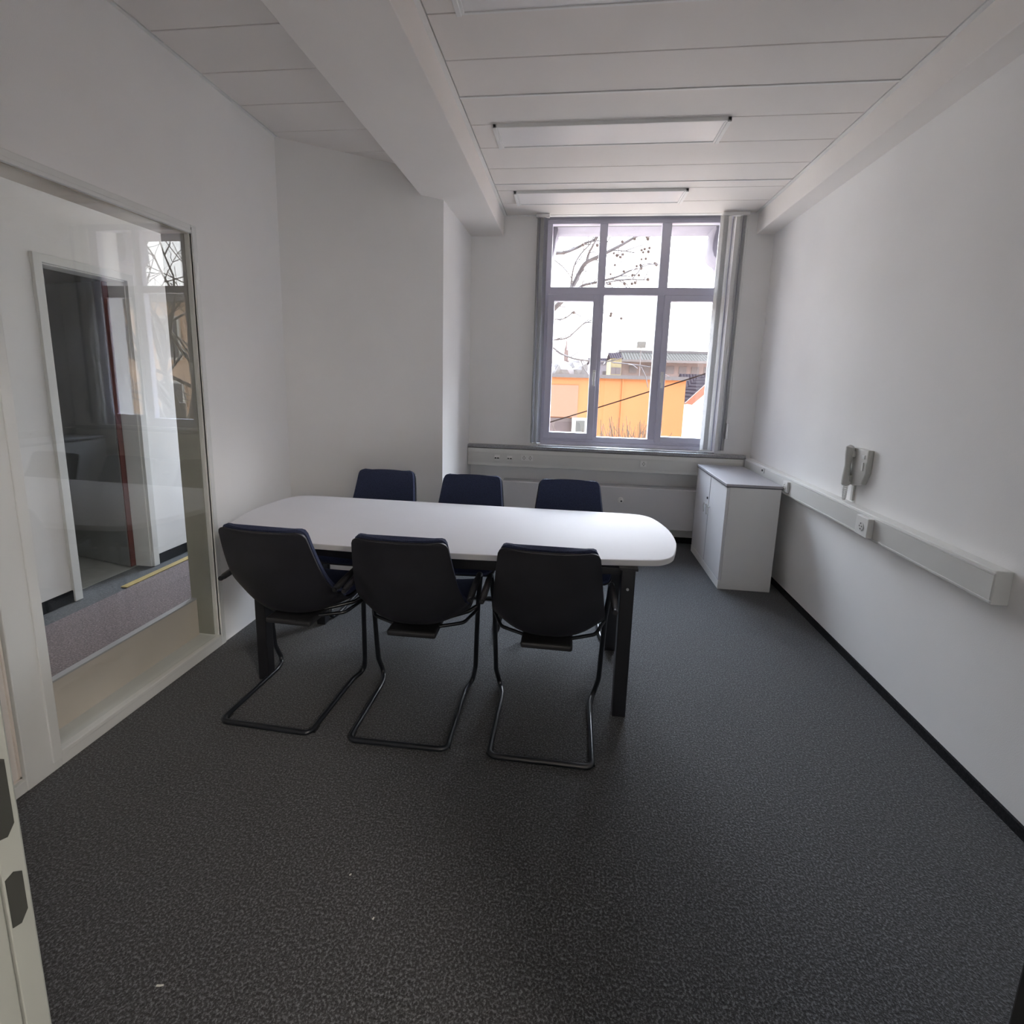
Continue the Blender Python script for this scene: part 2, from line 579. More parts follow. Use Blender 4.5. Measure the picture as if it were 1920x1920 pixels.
bm = bm_new()
lb(bm, XL - .15, AY1 - .004, AZ0, XL - .030, AY1 + .001, AZ1)
obj('inner_reveal', bm, 'revealgrey', w2, label='olive grey inner reveal')
bm = bm_new(); lb(bm, XL - .15, AY0, AZ0 - .012, XL - .012, AY1, AZ0 - .008)
obj('inner_sill', bm, 'framewhite', w2)
bm = bm_new()
lb(bm, XL - .150, AY0, AZ0 - .008, XL - .120, AY1, .262)
obj('kick_panel', bm, 'revealbrown', w2, label='low beige grey metal panel behind the glass')
bm = bm_new()
lb(bm, XL - .150, AY0, .262, XL - .118, AY1, .270)
obj('kick_panel_edge', bm, 'winbead', w2, label='thin pale top edge strip')
bm = bm_new(); box(bm, -.003, AY0 - 1.9 + .006, AZ0, .003, AY1 - 1.9 - .004, AZ1)
pane2 = obj('pane', bm, 'glassin', w2)
pane2.location = (-.016, 0, 0)
pane2.rotation_euler = (0, 0, math.radians(PANE_SKEW))   # the pane does not sit quite parallel to the wall

# white panelled door leaf beside the glazing
d2 = structroot('door_2', (XL, .9, 0))
bm = bm_new(); box(bm, -.15, YF - .9, 0, .006, 1.315 - .9, .045, bev=.002)
box(bm, -.15, YF - .9, .045, .006, YF + .03 - .9, GZ1, bev=.002)
box(bm, -.15, YF - .9, 2.14, .006, 1.315 - .9, GZ1, bev=.002)
obj('door_frame', bm, 'framewhite', d2)
bm = bm_new(); box(bm, -.06, YF + .033 - .9, .048, -.004, 1.312 - .9, 2.137, bev=.002)
obj('door_leaf', bm, 'panelwhite', d2)
bm = bm_new()
for b in [(-.004, 1.300 - .9, .060, .003, 1.306 - .9, 2.12), (-.004, YF + .05 - .9, .060, .003, 1.306 - .9, .066)]:
    box(bm, *b)
obj('door_groove', bm, 'revealbrown', d2)

# ------------------------------------------------------------------ corridor seen through the glazing
XO = -3.15
OY0, OY1, OZ = 2.665, 3.235, 2.105
bm = bm_new(); box(bm, XO - .12, -1.8, -.06, XL - .06, 4.95, -.004)
struct('floor', bm, 'hallgrey')
bm = bm_new(); box(bm, -2.99, -1.8, -.004, XL - .15, 4.95, .001)
struct('floor', bm, 'hallcarpet')
bm = bm_new(); box(bm, XL - .06, -1.8, -.06, 2.4, .33, -.001)
struct('floor', bm, 'hallgrey')
bm = bm_new()
box(bm, XO - .12, -1.8, 0, XO, OY0, 2.8)
box(bm, XO - .12, OY1, 0, XO, 4.95, 2.8)
box(bm, XO - .12, OY0, OZ, XO, OY1, 2.8)
struct('wall_corridor', bm, 'wall')
bm = bm_new()   # corridor end with its window opening, and the hall behind the camera
box(bm, XO, 4.85, 0, XL - .15, 4.95, 1.15)
box(bm, XO, 4.85, 2.45, XL - .15, 4.95, 2.8)
box(bm, XO, 4.85, .75, -2.95, 4.95, 2.45)
box(bm, -2.45, 4.85, .75, XL - .15, 4.95, 2.45)
struct('wall_corridor_end', bm, 'wall')
bm = bm_new()
box(bm, XO - .12, -1.92, 0, 2.4, -1.8, 2.8)
box(bm, 2.28, -1.8, 0, 2.4, .33, 2.8)
box(bm, XR + .12, .21, 0, 2.28, .33, 2.8)
struct('wall_hall', bm, 'wall')
bm = bm_new()
box(bm, XO - .12, -1.92, 2.70, XL - .15, 4.95, 2.80)
box(bm, XL - .15, -1.92, 2.70, 2.4, .33, 2.80)
struct('ceiling', bm, 'beam')
bm = bm_new()
box(bm, XO, -1.8, 0, XO + .010, OY0 - .045, .075)
box(bm, XO, OY1 + .045, 0, XO + .010, 4.85, .075)
struct('baseboard_corridor', bm, 'carpetedge')
# yellow strip lying on the corridor floor
a = on(235, 1102, 2, 0); b = on(364, 1041, 2, 0)
bm = bm_new(); box(bm, -3.045, a.y, .001, -2.995, b.y + 1.2, .006)
tag(obj('floor_strip', bm, 'yellow'), 'narrow yellow strip lying along the corridor carpet behind the glass', 'strip')

d3 = structroot('door_3', (XO, 2.95, 0))
def dl(bm, x0, y0, z0, x1, y1, z1, bev=0.0): box(bm, x0 - XO, y0 - 2.95, z0, x1 - XO, y1 - 2.95, z1, bev=bev)
bm = bm_new()
for b in [(XO - .001, OY0 - .045, 0, XO + .022, OY0 + .004, OZ + .045), (XO - .001, OY1 - .004, 0, XO + .022, OY1 + .045, OZ + .045),
          (XO - .001, OY0, OZ - .004, XO + .022, OY1, OZ + .045),
          (XO - .13, OY0 - .002, 0, XO, OY0 + .012, OZ), (XO - .13, OY1 - .012, 0, XO, OY1 + .002, OZ), (XO - .13, OY0, OZ - .012, XO, OY1, OZ + .002)]:
    dl(bm, *b, bev=.002)
obj('door_frame', bm, 'framewhite', d3)
hinge = Vector((XO - .135, OY1 - .015, 0)); far = on(147, 1038, 2, 0)
dr = Vector((far.x - hinge.x, far.y - hinge.y, 0)).normalized()
nv = Vector((-dr.y, dr.x, 0))
e = hinge + dr * .62
P4 = [hinge, e, e + nv * .04, hinge + nv * .04]
if nv.x > 0: P4 = [hinge, e, e - nv * .04, hinge - nv * .04]
bm = bm_new(); prism(bm, [(p.x - XO, p.y - 2.95) for p in P4], .006, OZ - .014)
obj('door_leaf', bm, 'doorgrey', d3, label='dark grey glossy leaf standing ajar')
bm = bm_new(); dl(bm, XO - .136, OY1 - .052, .006, XO - .128, OY1 - .014, OZ - .014)
obj('leaf_edge', bm, 'dooredge', d3, label='reddish edge of the leaf')
bm = bm_new()
box(bm, XO - 2.1, 1.9, -.06, XO - .12, 4.95, -.002)
struct('floor', bm, 'lino')
bm = bm_new()
box(bm, XO - 2.2, 1.9, 0, XO - 2.1, 4.95, 2.8)
box(bm, XO - 2.1, 1.8, 0, XO - .12, 1.9, 2.8)
box(bm, XO - 2.1, 4.85, 0, XO - .12, 4.95, 2.8)
box(bm, XO - 2.2, 1.8, 2.7, XO - .12, 4.95, 2.8)
struct('wall_far_room', bm, 'wall')

# ------------------------------------------------------------------ doorway the camera stands in
d1 = structroot('door_1', (0, YF, 0))
bm = bm_new()
# left jamb with rebate, right jamb
box(bm, DX0 - .06, -.14, 0, DX0 + .004, -.0255, 2.10, bev=.002)
box(bm, DX0 - .06, -.0245, 0, DX0 + .0065, .001, 2.10, bev=.001)
box(bm, DX0 - .09, -.002, 0, DX0 - .004, .010, 2.14, bev=.003)
box(bm, DX1, -.14, 0, DX1 + .06, .001, 2.10, bev=.002)
box(bm, DX1 + .006, -.002, 0, DX1 + .09, .010, 2.14, bev=.003)
box(bm, DX0 - .06, -.14, 2.06, DX1 + .06, .001, 2.14, bev=.002)
obj('door_frame', bm, 'jamb', d1)
bm = bm_new()
for z0, z1 in ((.806, .882), (.932, 1.04)):
    prism(bm, [(-.0225, z0 + .004), (-.013, z0), (-.0045, z0 + .012), (-.0045, z1 - .008), (-.013, z1), (-.0225, z1 - .003)], DX0 + .004, DX0 + .0072, axis=0)
obj('strike_recess', bm, 'hole', d1, label='dark bolt openings in the jamb')
bm = bm_new(); box(bm, DX1 - .004, -.012, 0, DX1 + .012, .004, 2.06, bev=.003)
obj('seal', bm, 'dark', d1, label='dark rubber seal')

# ------------------------------------------------------------------ window
w1 = structroot('window_1', (.49, YW + .08, 0))
OXW, OYW = .49, YW + .08
def wb(bm, x0, y0, z0, x1, y1, z1, bev=.004):
    box(bm, x0 - OXW, y0 - OYW, z0, x1 - OXW, y1 - OYW, z1, bev=bev)
y0, y1 = OYW, OYW + .07
bm = bm_new()
TR0, TR1 = 2.250, 2.330                  # transom
wb(bm, WX0, y0, WZ0 - .004, WX1, y1, .985)         # bottom rail
wb(bm, WX0, y0, 2.862, WX1, y1, 2.935)
wb(bm, WX0 + .001, y0 + .0015, .95, -.242, y1 - .001, 2.90)
wb(bm, 1.190, y0 + .0015, .95, WX1 - .001, y1 - .001, 2.90)
wb(bm, .172, y0 + .0045, .95, .240, y1 - .002, 2.90)
wb(bm, .704, y0 + .0045, .95, .784, y1 - .002, 2.90)
wb(bm, WX0 + .002, y0 + .003, TR0 + .012, WX1 - .002, y1 - .003, TR1)
# stepped inner rebates, so that the edges read as profile
wb(bm, WX0, y0 - .006, 2.888, WX1, y0 + .01, 2.90, .002)
wb(bm, WX0 , y0 - .010, WZ0 - .004, WX1, y0 + .01, .935, .003)
obj('frame', bm, 'winframe', w1)
def sash(x0, x1, z0, z1, wst, hx, left):
    bm = bm_new()
    ya, yb = y0 - .018, y1 - .012
    wb(bm, x0, ya, z0, x0 + wst, yb, z1)
    wb(bm, x1 - wst, ya, z0, x1, yb, z1)
    wb(bm, x0 + wst - .003, ya + .0015, z0, x1 - wst + .003, yb - .0015, z0 + wst)
    wb(bm, x0 + wst - .003, ya + .0015, z1 - wst, x1 - wst + .003, yb - .0015, z1)
    s = obj('sash', bm, 'winframe', w1)
    if hx is not None:
        bm = bm_new()
        wb(bm, hx - .013, ya - .008, 1.50, hx + .013, ya + .002, 1.60, .003)
        cyl(bm, (hx - OXW, ya - .03 - OYW, 1.565), (hx - OXW, ya - OYW, 1.565), .009, 12)
        wb(bm, hx - .009, ya - .040, 1.455, hx + .009, ya - .026, 1.578, .004)
        obj('handle', bm, 'socket', s, label='short pale lever handle')
    bm = bm_new(); wb(bm, x0 + wst - .005, y0 + .025, z0 + wst - .005, x1 - wst + .005, y0 + .031, z1 - wst + .005, 0)
    obj('pane', bm, 'glass', w1)
sash(-.262, .205, .958, 2.265, .060, .185, True)
sash(.765, 1.245, .958, 2.265, .055, .790, False)
bm = bm_new(); wb(bm, .235, y0 + .03, .98, .71, y0 + .036, 2.27, 0); obj('pane', bm, 'glass', w1)
for xa, xb in ((-.246, .176), (.236, .708), (.780, 1.194)):
    bm = bm_new(); wb(bm, xa, y0 + .03, TR1 - .004, xb, y0 + .036, 2.866, 0); obj('pane', bm, 'glass', w1)
# sill board
bm = bm_new()
box(bm, -.958, YW - .055, .857, 1.545, YW + .001, .889, bev=.005)
box(bm, WX0 + .002, YW - .02, .857, WX1 - .002, OYW + .01, .8985, bev=.003)
struct('window_sill', bm, 'sill')
bpy.data.objects['window_sill'].name = 'trim_4'

# vertical blinds gathered at both sides
def blind(label, xs, cat='blind'):
    t = thing('vertical_blind', label, cat, (xs[0][0], YW - .05, 0))
    ox = xs[0][0]
    bm = bm_new(); box(bm, min(x for x, *_ in xs) - ox - .02, -.02, ZC - .032, max(x for x, *_ in xs) - ox + .03, .02, ZC - .004, bev=.003)
    obj('head_rail', bm, 'trimwhite', t)
    for x, ang, wd, m, zb in xs:
        bm = bm_new()
        n = 4
        L = []
        for s in range(n + 1):
            u = (s / n - .5) * wd
            c = .004 * (1 - (2 * s / n - 1) ** 2)
            L.append(Vector((x - ox + u * math.cos(ang) - c * math.sin(ang), u * math.sin(ang) + c * math.cos(ang), 0)))
        lo = [bm.verts.new(p + Vector((0, 0, zb))) for p in L]
        hi = [bm.verts.new(p + Vector((0, 0, ZC - .03))) for p in L]
        fs = [bm.faces.new((lo[i], lo[i + 1], hi[i + 1], hi[i])) for i in range(n)]
        bmesh.ops.solidify(bm, geom=fs, thickness=.0012)
        s_ = obj('slat', bm, m, t, True)
        bm = bm_new()
        ca, sa = math.cos(ang), math.sin(ang)
        p = [(x - ox - wd / 2 * ca * .96, -wd / 2 * sa * .96), (x - ox + wd / 2 * ca * .96, wd / 2 * sa * .96)]
        tube(bm, [(p[0][0], p[0][1], zb - .004), (p[1][0], p[1][1], zb - .004)], .005, 8)
        obj('bottom_weight', bm, 'socket', s_)
    return t
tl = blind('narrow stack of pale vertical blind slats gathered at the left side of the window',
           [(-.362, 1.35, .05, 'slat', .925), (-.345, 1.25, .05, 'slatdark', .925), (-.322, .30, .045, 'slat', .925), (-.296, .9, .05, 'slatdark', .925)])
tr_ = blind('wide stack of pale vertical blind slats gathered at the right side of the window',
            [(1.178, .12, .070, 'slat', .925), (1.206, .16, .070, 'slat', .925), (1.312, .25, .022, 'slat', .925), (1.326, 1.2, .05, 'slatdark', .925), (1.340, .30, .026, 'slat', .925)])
bm = bm_new(); tube(bm, [(1.352 - 1.178, -.012, ZC - .03), (1.352 - 1.178, -.012, 1.18)], .002, 6)
tube(bm, [(1.364 - 1.178, -.012, ZC - .03), (1.364 - 1.178, -.012, 1.18)], .002, 6)
obj('pull_cord', bm, 'socket', tr_)
bm = bm_new(); box(bm, 1.346 - 1.178, -.024, 1.03, 1.368 - 1.178, .0, 1.17, bev=.004)
obj('cord_weight', bm, 'silver', tr_, label='grey cord tensioner')

# ------------------------------------------------------------------ cable trunking
def trunk(name, label, along, fixed, a0, a1, z0, z1, dep, sgn):
    """along 'x': front faces -y at y=fixed-dep; along 'y': front faces -x"""
    t = thing(name, label, 'cable duct', (fixed if along == 'y' else a0, fixed if along == 'x' else a0, 0))
    bm = bm_new(); bm2 = bm_new(); bm3 = bm_new()
    L = a1 - a0
    if along == 'x':
        box(bm, 0, -dep, z0, L, 0, z1, bev=.004)
        box(bm2, .004, -dep - .0025, z0 + .034, L - .004, -dep + .001, z1 - .040, bev=.001)
        for z in (z0 + .030, z1 - .036): box(bm3, .002, -dep - .0016, z - .0015, L - .002, -dep + .001, z + .0015)
    else:
        box(bm, -dep, 0, z0, 0, L, z1, bev=.004)
        box(bm2, -dep - .0025, .004, z0 + .018, -dep + .001, L - .004, z1 - .018, bev=.001)
        for z in (z0 + .012, z1 - .012): box(bm3, -dep - .004, .002, z - .0025, -dep + .001, L - .002, z + .0025)
    obj('body', bm, 'duct', t)
    obj('lid', bm2, 'ductlid', t)
    obj('lid_joint', bm3, 'ductlid' if along == 'x' else 'trimwhite', t)
    return t
trunk('cable_duct', 'cream plastic cable duct under the sill of the window', 'x', YW, -.956, 1.53, .690, .852, .055, 1)
DUF = XR - .060
ze0, ze1 = on(1860, 1137, 0, DUF).z, on(1865, 1090, 0, DUF).z
yend = on(1861, 1110, 0, DUF).y
print('duct', ze0, ze1, yend)
trunk('cable_duct', 'long cream plastic cable duct along the right wall', 'y', XR, yend, YW - .06, .738, .868, .060, 1)

# sockets: face local -y at y=0
def schuko(name, label, loc_, rotz, n=1, group=None, boxed=0.0, gang=.058, hgt=.058):
    t = thing(name, label, 'socket', loc_, rotz, group)
    W = gang * n
    bm = bm_new(); box(bm, -W / 2, -.008 - boxed, -hgt / 2, W / 2, 0, hgt / 2, bev=.0025); obj('plate', bm, 'socket', t)
    for k in range(n):
        cx = -W / 2 + gang * (k + .5)
        bm = bm_new()
        # ring with sunken well
        r0, r1 = .0215, .0185
        cyl(bm, (cx, -.0085 - boxed, 0), (cx, -.0110 - boxed, 0), r0, 28)
        o = obj('socket_ring', bm, 'socket', t, True)
        bm = bm_new(); cyl(bm, (cx, -.0105 - boxed, 0), (cx, -.0116 - boxed, 0), r1 * .86, 28)
        obj('well', bm, 'ductlid', o, True)
        bm = bm_new()
        for sx in (-.0095, .0095): cyl(bm, (cx + sx, -.0114 - boxed, 0), (cx + sx, -.0124 - boxed, 0), .0032, 12)
        for sz in (-.0145, .0145): box(bm, cx - .003, -.0126 - boxed, sz - .003, cx + .003, -.0114 - boxed, sz + .003)
        obj('contact_hole', bm, 'hole', o)
    return t
def data_outlet(label, loc_, rotz):
    t = thing('data_outlet', label, 'data socket', loc_, rotz, 'data outlets in the duct under the window')
    bm = bm_new(); box(bm, -.026, -.009, -.027, .026, 0, .027, bev=.0025); obj('plate', bm, 'socket', t)
    bm = bm_new(); prism(bm, [(-.009, .016), (-.024, .004), (-.024, -.008), (-.009, -.014)], -.024, .024, axis=0)
    obj('hood', bm, 'socket', t)
    for s in (-.0115, .0115):
        bm = bm_new(); box(bm, s - .008, -.0255, -.007, s + .008, -.0235, .004); obj('port', bm, 'hole', t)
    return t
zs = .771
data_outlet('white twin data outlet in the window duct, leftmost', (-.674, YW - .0575, zs), 0)
data_outlet('white twin data outlet in the window duct, beside the double socket', (-.554, YW - .0575, zs), 0)
schuko('power_socket', 'white double power socket in the duct below the left blind', (-.391, YW - .0575, zs + .008), 0, 2)
schuko('power_socket', 'single white power socket in the duct under the right window panes', (.667, YW - .0575, .775), 0, 1)
PH = -PI / 2
p = on(1621, 992, 0, DUF - .02)
t = schuko('power_socket', 'protruding white socket block on the right wall duct below the phone', (DUF - .0025, p.y + .01, .803), PH, 1, None, .022, .105, .100)
p = on(1474, 908, 0, DUF)
schuko('power_socket', 'white socket on the right wall duct just past the cabinet corner', (DUF - .0025, p.y - .03, .803), PH, 1, None, .010, .07, .075)
p = on(1432, 888, 0, DUF)
t = thing('cable_outlet', 'small dark cable outlet in the right wall duct above the cabinet top', 'cable outlet', (DUF - .0025, p.y, .838), PH)
bm = bm_new(); box(bm, -.02, -.01, -.02, .02, 0, .02, bev=.003); obj('plate', bm, 'socket', t)
bm = bm_new(); cyl(bm, (0, -.0098, 0), (0, -.014, 0), .009, 16); obj('opening', bm, 'hole', t, True)

# ------------------------------------------------------------------ radiator
t = thing('radiator', 'flat white panel radiator under the window behind the table', 'radiator', (.33, 4.58, 0))
RX0, RX1 = -.62 - .33, 1.42 - .33
bm = bm_new(); box(bm, RX0, -.075, .165, RX1, -.045, .545, bev=.006); box(bm, RX0, -.045, .185, RX1, .055, .528, bev=.004)
obj('panel', bm, 'radiator', t)
bm = bm_new()
box(bm, RX0, -.070, .536, RX1, .060, .548, bev=.003)
obj('top_grille', bm, 'radiator', t)
for x in (RX0 + .2, 0, RX1 - .2):
    bm = bm_new(); box(bm, x - .02, .055, .25, x + .02, YN - 4.582, .48); obj('wall_bracket', bm, 'radiator', t)
KX, KY, KZ = .488 - .33, 4.505 - 4.58, .425
bm = bm_new(); cyl(bm, (KX, KY + .004, KZ), (KX, KY - .012, KZ), .026, 20); cyl(bm, (KX, KY - .012, KZ), (KX, KY - .050, KZ), .021, 20, .017)
kn = obj('thermostat_knob', bm, 'socket', t, True)
bm = bm_new(); cyl(bm, (KX, KY - .050, KZ), (KX, KY - .053, KZ), .008, 14)
obj('mark', bm, 'dark', kn)

# ------------------------------------------------------------------ low cabinet
CX0, CX1, CY0, CY1, CH = 1.137, 1.508, 3.615, 4.455, .80
t = thing('cabinet', 'light grey low cupboard with two doors and darker top by the right wall', 'cabinet', (CX0, CY0, 0))
W, D = CX1 - CX0, CY1 - CY0
bm = bm_new()
box(bm, .020, 0, .0, W, D, CH - .024, bev=.002)
obj('body', bm, 'cabinet', t)
bm = bm_new(); box(bm, .0, 0, 0, .0205, D, .062, bev=.0015); obj('plinth', bm, 'cabinet', t)
bm = bm_new(); box(bm, -.008, -.006, CH - .018, W + .008, D + .004, CH, bev=.002); obj('top', bm, 'cabtop', t, label='grey cupboard top')
bm = bm_new(); box(bm, -.006, -.004, CH - .025, W + .006, D + .002, CH - .0175); obj('top_edge', bm, 'darkedge', t, label='dark band under the cupboard top')
mid = D * .5
for k, (a, b) in enumerate(((.004, mid - .007), (mid + .007, D - .004))):
    bm = bm_new(); box(bm, .0, a, .066, .0195, b, CH - .029, bev=.0015)
    dr_ = obj('door', bm, 'cabdoor', t)
    hy = (b - .035) if k == 0 else (a + .035)
    bm = bm_new()
    cyl(bm, (0, hy, .53), (-.022, hy, .53), .006, 12)
    tube(bm, fillet([(-.022, hy, .545), (-.026, hy, .53), (-.022, hy, .47)], .01), .0065, 10)
    obj('handle', bm, 'silver', dr_, True, label='small silver handle')
    if k == 1:
        bm = bm_new(); cyl(bm, (.0, hy, .585), (-.006, hy, .585), .010, 16); obj('lock', bm, 'dark', dr_, True)
bm = bm_new(); box(bm, .010, mid - .0066, .066, .0195, mid + .0066, CH - .029); obj('door_gap_strip', bm, 'darkedge', t)

# ------------------------------------------------------------------ conference table
out = [(-1.645, 2.085), (-1.690, 2.200), (-1.725, 2.349), (-1.740, 2.470), (-1.735, 2.600), (-1.716, 2.725), (-1.690, 2.790), (-1.640, 2.828), (-1.560, 2.840),
       (-1.300, 2.843), (-.90, 2.845), (-.50, 2.845), (-.10, 2.848), (.209, 2.852), (.340, 2.851), (.415, 2.842), (.462, 2.812), (.492, 2.760), (.518, 2.670),
       (.535, 2.560), (.538, 2.450), (.528, 2.340), (.502, 2.235), (.478, 2.165), (.438, 2.118), (.380, 2.092), (.20, 2.066), (-.05, 2.040),
       (-.40, 2.012), (-.75, 2.003), (-1.05, 2.005), (-1.30, 2.014), (-1.50, 2.028), (-1.590, 2.044)]
def catmull(P, k=4):
    n = len(P); r = []
    for i in range(n):
        p0, p1, p2, p3 = [Vector(P[(i + j) % n]) for j in (-1, 0, 1, 2)]
        for s in range(k):
            t_ = s / k
            r.append(.5 * ((2 * p1) + (-p0 + p2) * t_ + (2 * p0 - 5 * p1 + 4 * p2 - p3) * t_ ** 2 + (-p0 + 3 * p1 - 3 * p2 + p3) * t_ ** 3))
    return r
TXc, TYc = -.60, 2.43
tb = thing('conference_table', 'long white barrel-shaped meeting table on dark square legs', 'table', (TXc, TYc, 0))
oc = [(q.x - TXc, q.y - TYc) for q in catmull(out)]
bm = bm_new(); prism(bm, oc, .7125, .7400, bev=.0025)
obj('tabletop', bm, 'table', tb, True)
bm = bm_new()
inner = [(x * .9985, y * .997) for x, y in oc]
prism(bm, [(x * 1.0008, y * 1.0015) for x, y in oc], .7150, .7365)
obj('edge_banding', bm, 'tableedge', tb, True)
legs = [(.246, .306, 2.052, 2.112), (.246, .306, 2.610, 2.670), (-1.473, -1.421, 2.050, 2.106), (-1.473, -1.421, 2.610, 2.670)]
for x0, x1, ya, yb in legs:
    bm = bm_new(); box(bm, x0 - TXc, ya - TYc, 0.0, x1 - TXc, yb - TYc, .700, bev=.004)
    g = obj('leg', bm, 'blacksteel', tb)
    bm = bm_new(); box(bm, x0 - TXc - .010, ya - TYc - .005, .700, x1 - TXc + .010, yb - TYc + .005, .7125, bev=.002)
    obj('leg_plate', bm, 'blacksteel', g)
    bm = bm_new()
    cyl(bm, ((x0 + x1) / 2 - TXc, ya - TYc, .615), ((x0 + x1) / 2 - TXc, ya - TYc - .004, .615), .006, 14)
    obj('bolt', bm, 'silver', g, True)
for ya in (2.075, 2.625):
    bm = bm_new()
    pr = [(-1.42 - TXc, .700), (.246 - TXc, .700), (.246 - TXc, .672)]
    for k in range(13):
        s = k / 12
        pr.append((.246 - TXc - s * (1.666), .672 - .030 * math.sin(PI * s)))
    prism(bm, pr, ya - TYc, ya - TYc + .025, axis=1)
    obj('long_rail', bm, 'blacksteel', tb)
for xa in (.262, -1.467):
    bm = bm_new(); box(bm, xa - TXc, 2.112 - TYc, .655, xa + .025 - TXc, 2.610 - TYc, .700, bev=.002)
    obj('cross_rail', bm, 'blacksteel', tb)

# ------------------------------------------------------------------ cantilever armchair
# local frame: y=0 at the rear floor bar, sitter looks along +y
PROF = [(.018, .862, .188, .018), (.030, .835, .196, .022), (.052, .760, .206, .026), (.078, .680, .216, .032), (.104, .605, .226, .044),
        (.132, .535, .236, .066), (.164, .468, .240, .096), (.218, .426, .240, .096), (.290, .413, .240, .070), (.370, .422, .238, .044),
        (.450, .440, .236, .028), (.530, .448, .232, .018), (.590, .440, .224, .012), (.618, .420, .214, .008)]
def interp_prof(n):
    r = []
    m = len(PROF)
    for i in range(n):
        f = i / (n - 1) * (m - 1)
        k = min(int(f), m - 2); t_ = f - k
        P = [PROF[max(0, min(m - 1, k + j))] for j in (-1, 0, 1, 2)]
        r.append([.5 * ((2 * P[1][c]) + (-P[0][c] + P[2][c]) * t_ + (2 * P[0][c] - 5 * P[1][c] + 4 * P[2][c] - P[3][c]) * t_ ** 2 + (-P[0][c] + 3 * P[1][c] - 3 * P[2][c] + P[3][c]) * t_ ** 3) for c in range(4)])
    return r
def shell_mesh(off, inset, th, nv=40, nu=18):
    pr = interp_prof(nv)
    bm = bm_new()
    rows = []
    for i, (y, z, hw, cup) in enumerate(pr):
        a = pr[max(0, i - 1)]; b = pr[min(nv - 1, i + 1)]
        tx = Vector((0, b[0] - a[0], b[1] - a[1])).normalized()
        nr = Vector((0, -tx.z, tx.y))          # towards the sitter
        if nr.z < 0 and i > nv * .5: nr = -nr
        if i <= nv * .5 and nr.y < 0: nr = -nr
        s_end = min(i, nv - 1 - i)
        # rounded corners at top and front
        rr = .030
        d = 0
        dist = sum(math.hypot(pr[k + 1][0] - pr[k][0], pr[k + 1][1] - pr[k][1]) for k in (range(0, i) if i < nv / 2 else range(i, nv - 1)))
        if dist < rr: d = rr - math.sqrt(max(0, rr * rr - (rr - dist) ** 2))
        h = hw - inset - d
        row = []
        for j in range(nu + 1):
            u = j / nu * 2 - 1
            # denser near the edge
            u = math.sin(u * PI / 2) * .5 + u * .5
            c = cup * (abs(u) ** 2.6)
            row.append(bm.verts.new(Vector((u * h, y, z)) + nr * (c + off)))
        rows.append(row)
    fs = []
    for i in range(nv - 1):
        for j in range(nu):
            fs.append(bm.faces.new((rows[i][j], rows[i][j + 1], rows[i + 1][j + 1], rows[i + 1][j])))
    bmesh.ops.recalc_face_normals(bm, faces=fs)
    bmesh.ops.solidify(bm, geom=fs, thickness=th)
    bmesh.ops.recalc_face_normals(bm, faces=bm.faces[:])
    return bm
def finish(o, bev):
    m = o.modifiers.new('soft_edge', 'BEVEL')
    m.width = bev; m.segments = 3; m.limit_method = 'ANGLE'; m.angle_limit = math.radians(50)
def make_chair(label):
    t = thing('cantilever_armchair', label, 'chair', (0, 0, 0), 0, None)
    o = obj('shell', shell_mesh(0.0, 0.0, .012), 'shell', t, True); finish(o, .004)
    o = obj('upholstery', shell_mesh(.020, .006, .022), 'fabric', t, True); finish(o, .008)
    R_ = .0115
    bm = bm_new()
    zf = R_
    side = []
    pts = []
    # one continuous tube: left arm tip .. floor loop .. right arm tip
    def arm(s):
        return [(s * .268, .130, .600), (s * .270, .352, .622), (s * .271, .385, .607), (s * .256, .418, .430), (s * .246, .440, .110),
                (s * .228, .470, zf), (s * .206, .400, zf)]
    L = arm(-1) + [(-.206, 0, zf)]
    Rr = [(.206, 0, zf)] + list(reversed(arm(1)))
    path = L + Rr
    rad = [0, .016, .016, .3, .10, .05, .20, .030, .030, .20, .05, .10, .3, .016, .016, 0]
    tube(bm, fillet(path, rad, 8), R_, 12)
    obj('tube_frame', bm, 'tube', t, True)
    for s in (-1, 1):
        bm = bm_new()
        a, b = Vector((s * .268, .125, .5995)), Vector((s * .270, .335, .620))
        d = (b - a)
        pts = [a + d * k / 8 for k in range(9)]
        rr = [.009, .0135, .0142, .0145, .0145, .0145, .0142, .0138, .0118]
        tube(bm, pts, .016, 14, True, rr)
        obj('armrest', bm, 'dark', t, True)
    for s in (-1, 1):
        bm = bm_new()
        tube(bm, fillet([(s * .256, .415, .440), (s * .215, .405, .412), (s * .10, .330, .400)], .04), .0095, 10)
        tube(bm, fillet([(s * .255, .417, .420), (s * .21, .32, .398), (s * .10, .270, .396)], .05), .0080, 10)
        obj('seat_support', bm, 'tube', t, True)
    bm = bm_new(); box(bm, -.110, .190, .376, .110, .420, .404, bev=.010)
    obj('seat_mount', bm, 'dark', t)
    for s in (-1, 1):
        bm = bm_new(); box(bm, s * .206 - .013, .02, 0, s * .206 + .013, .06, .006)
        obj('floor_glide', bm, 'dark', t)
    return t
def copy_tree(o, parent=None):
    c = o.copy(); COL.objects.link(c)
    if parent: c.parent = parent
    for ch in list(o.children): copy_tree(ch, c)
    return c
proto = make_chair('x')
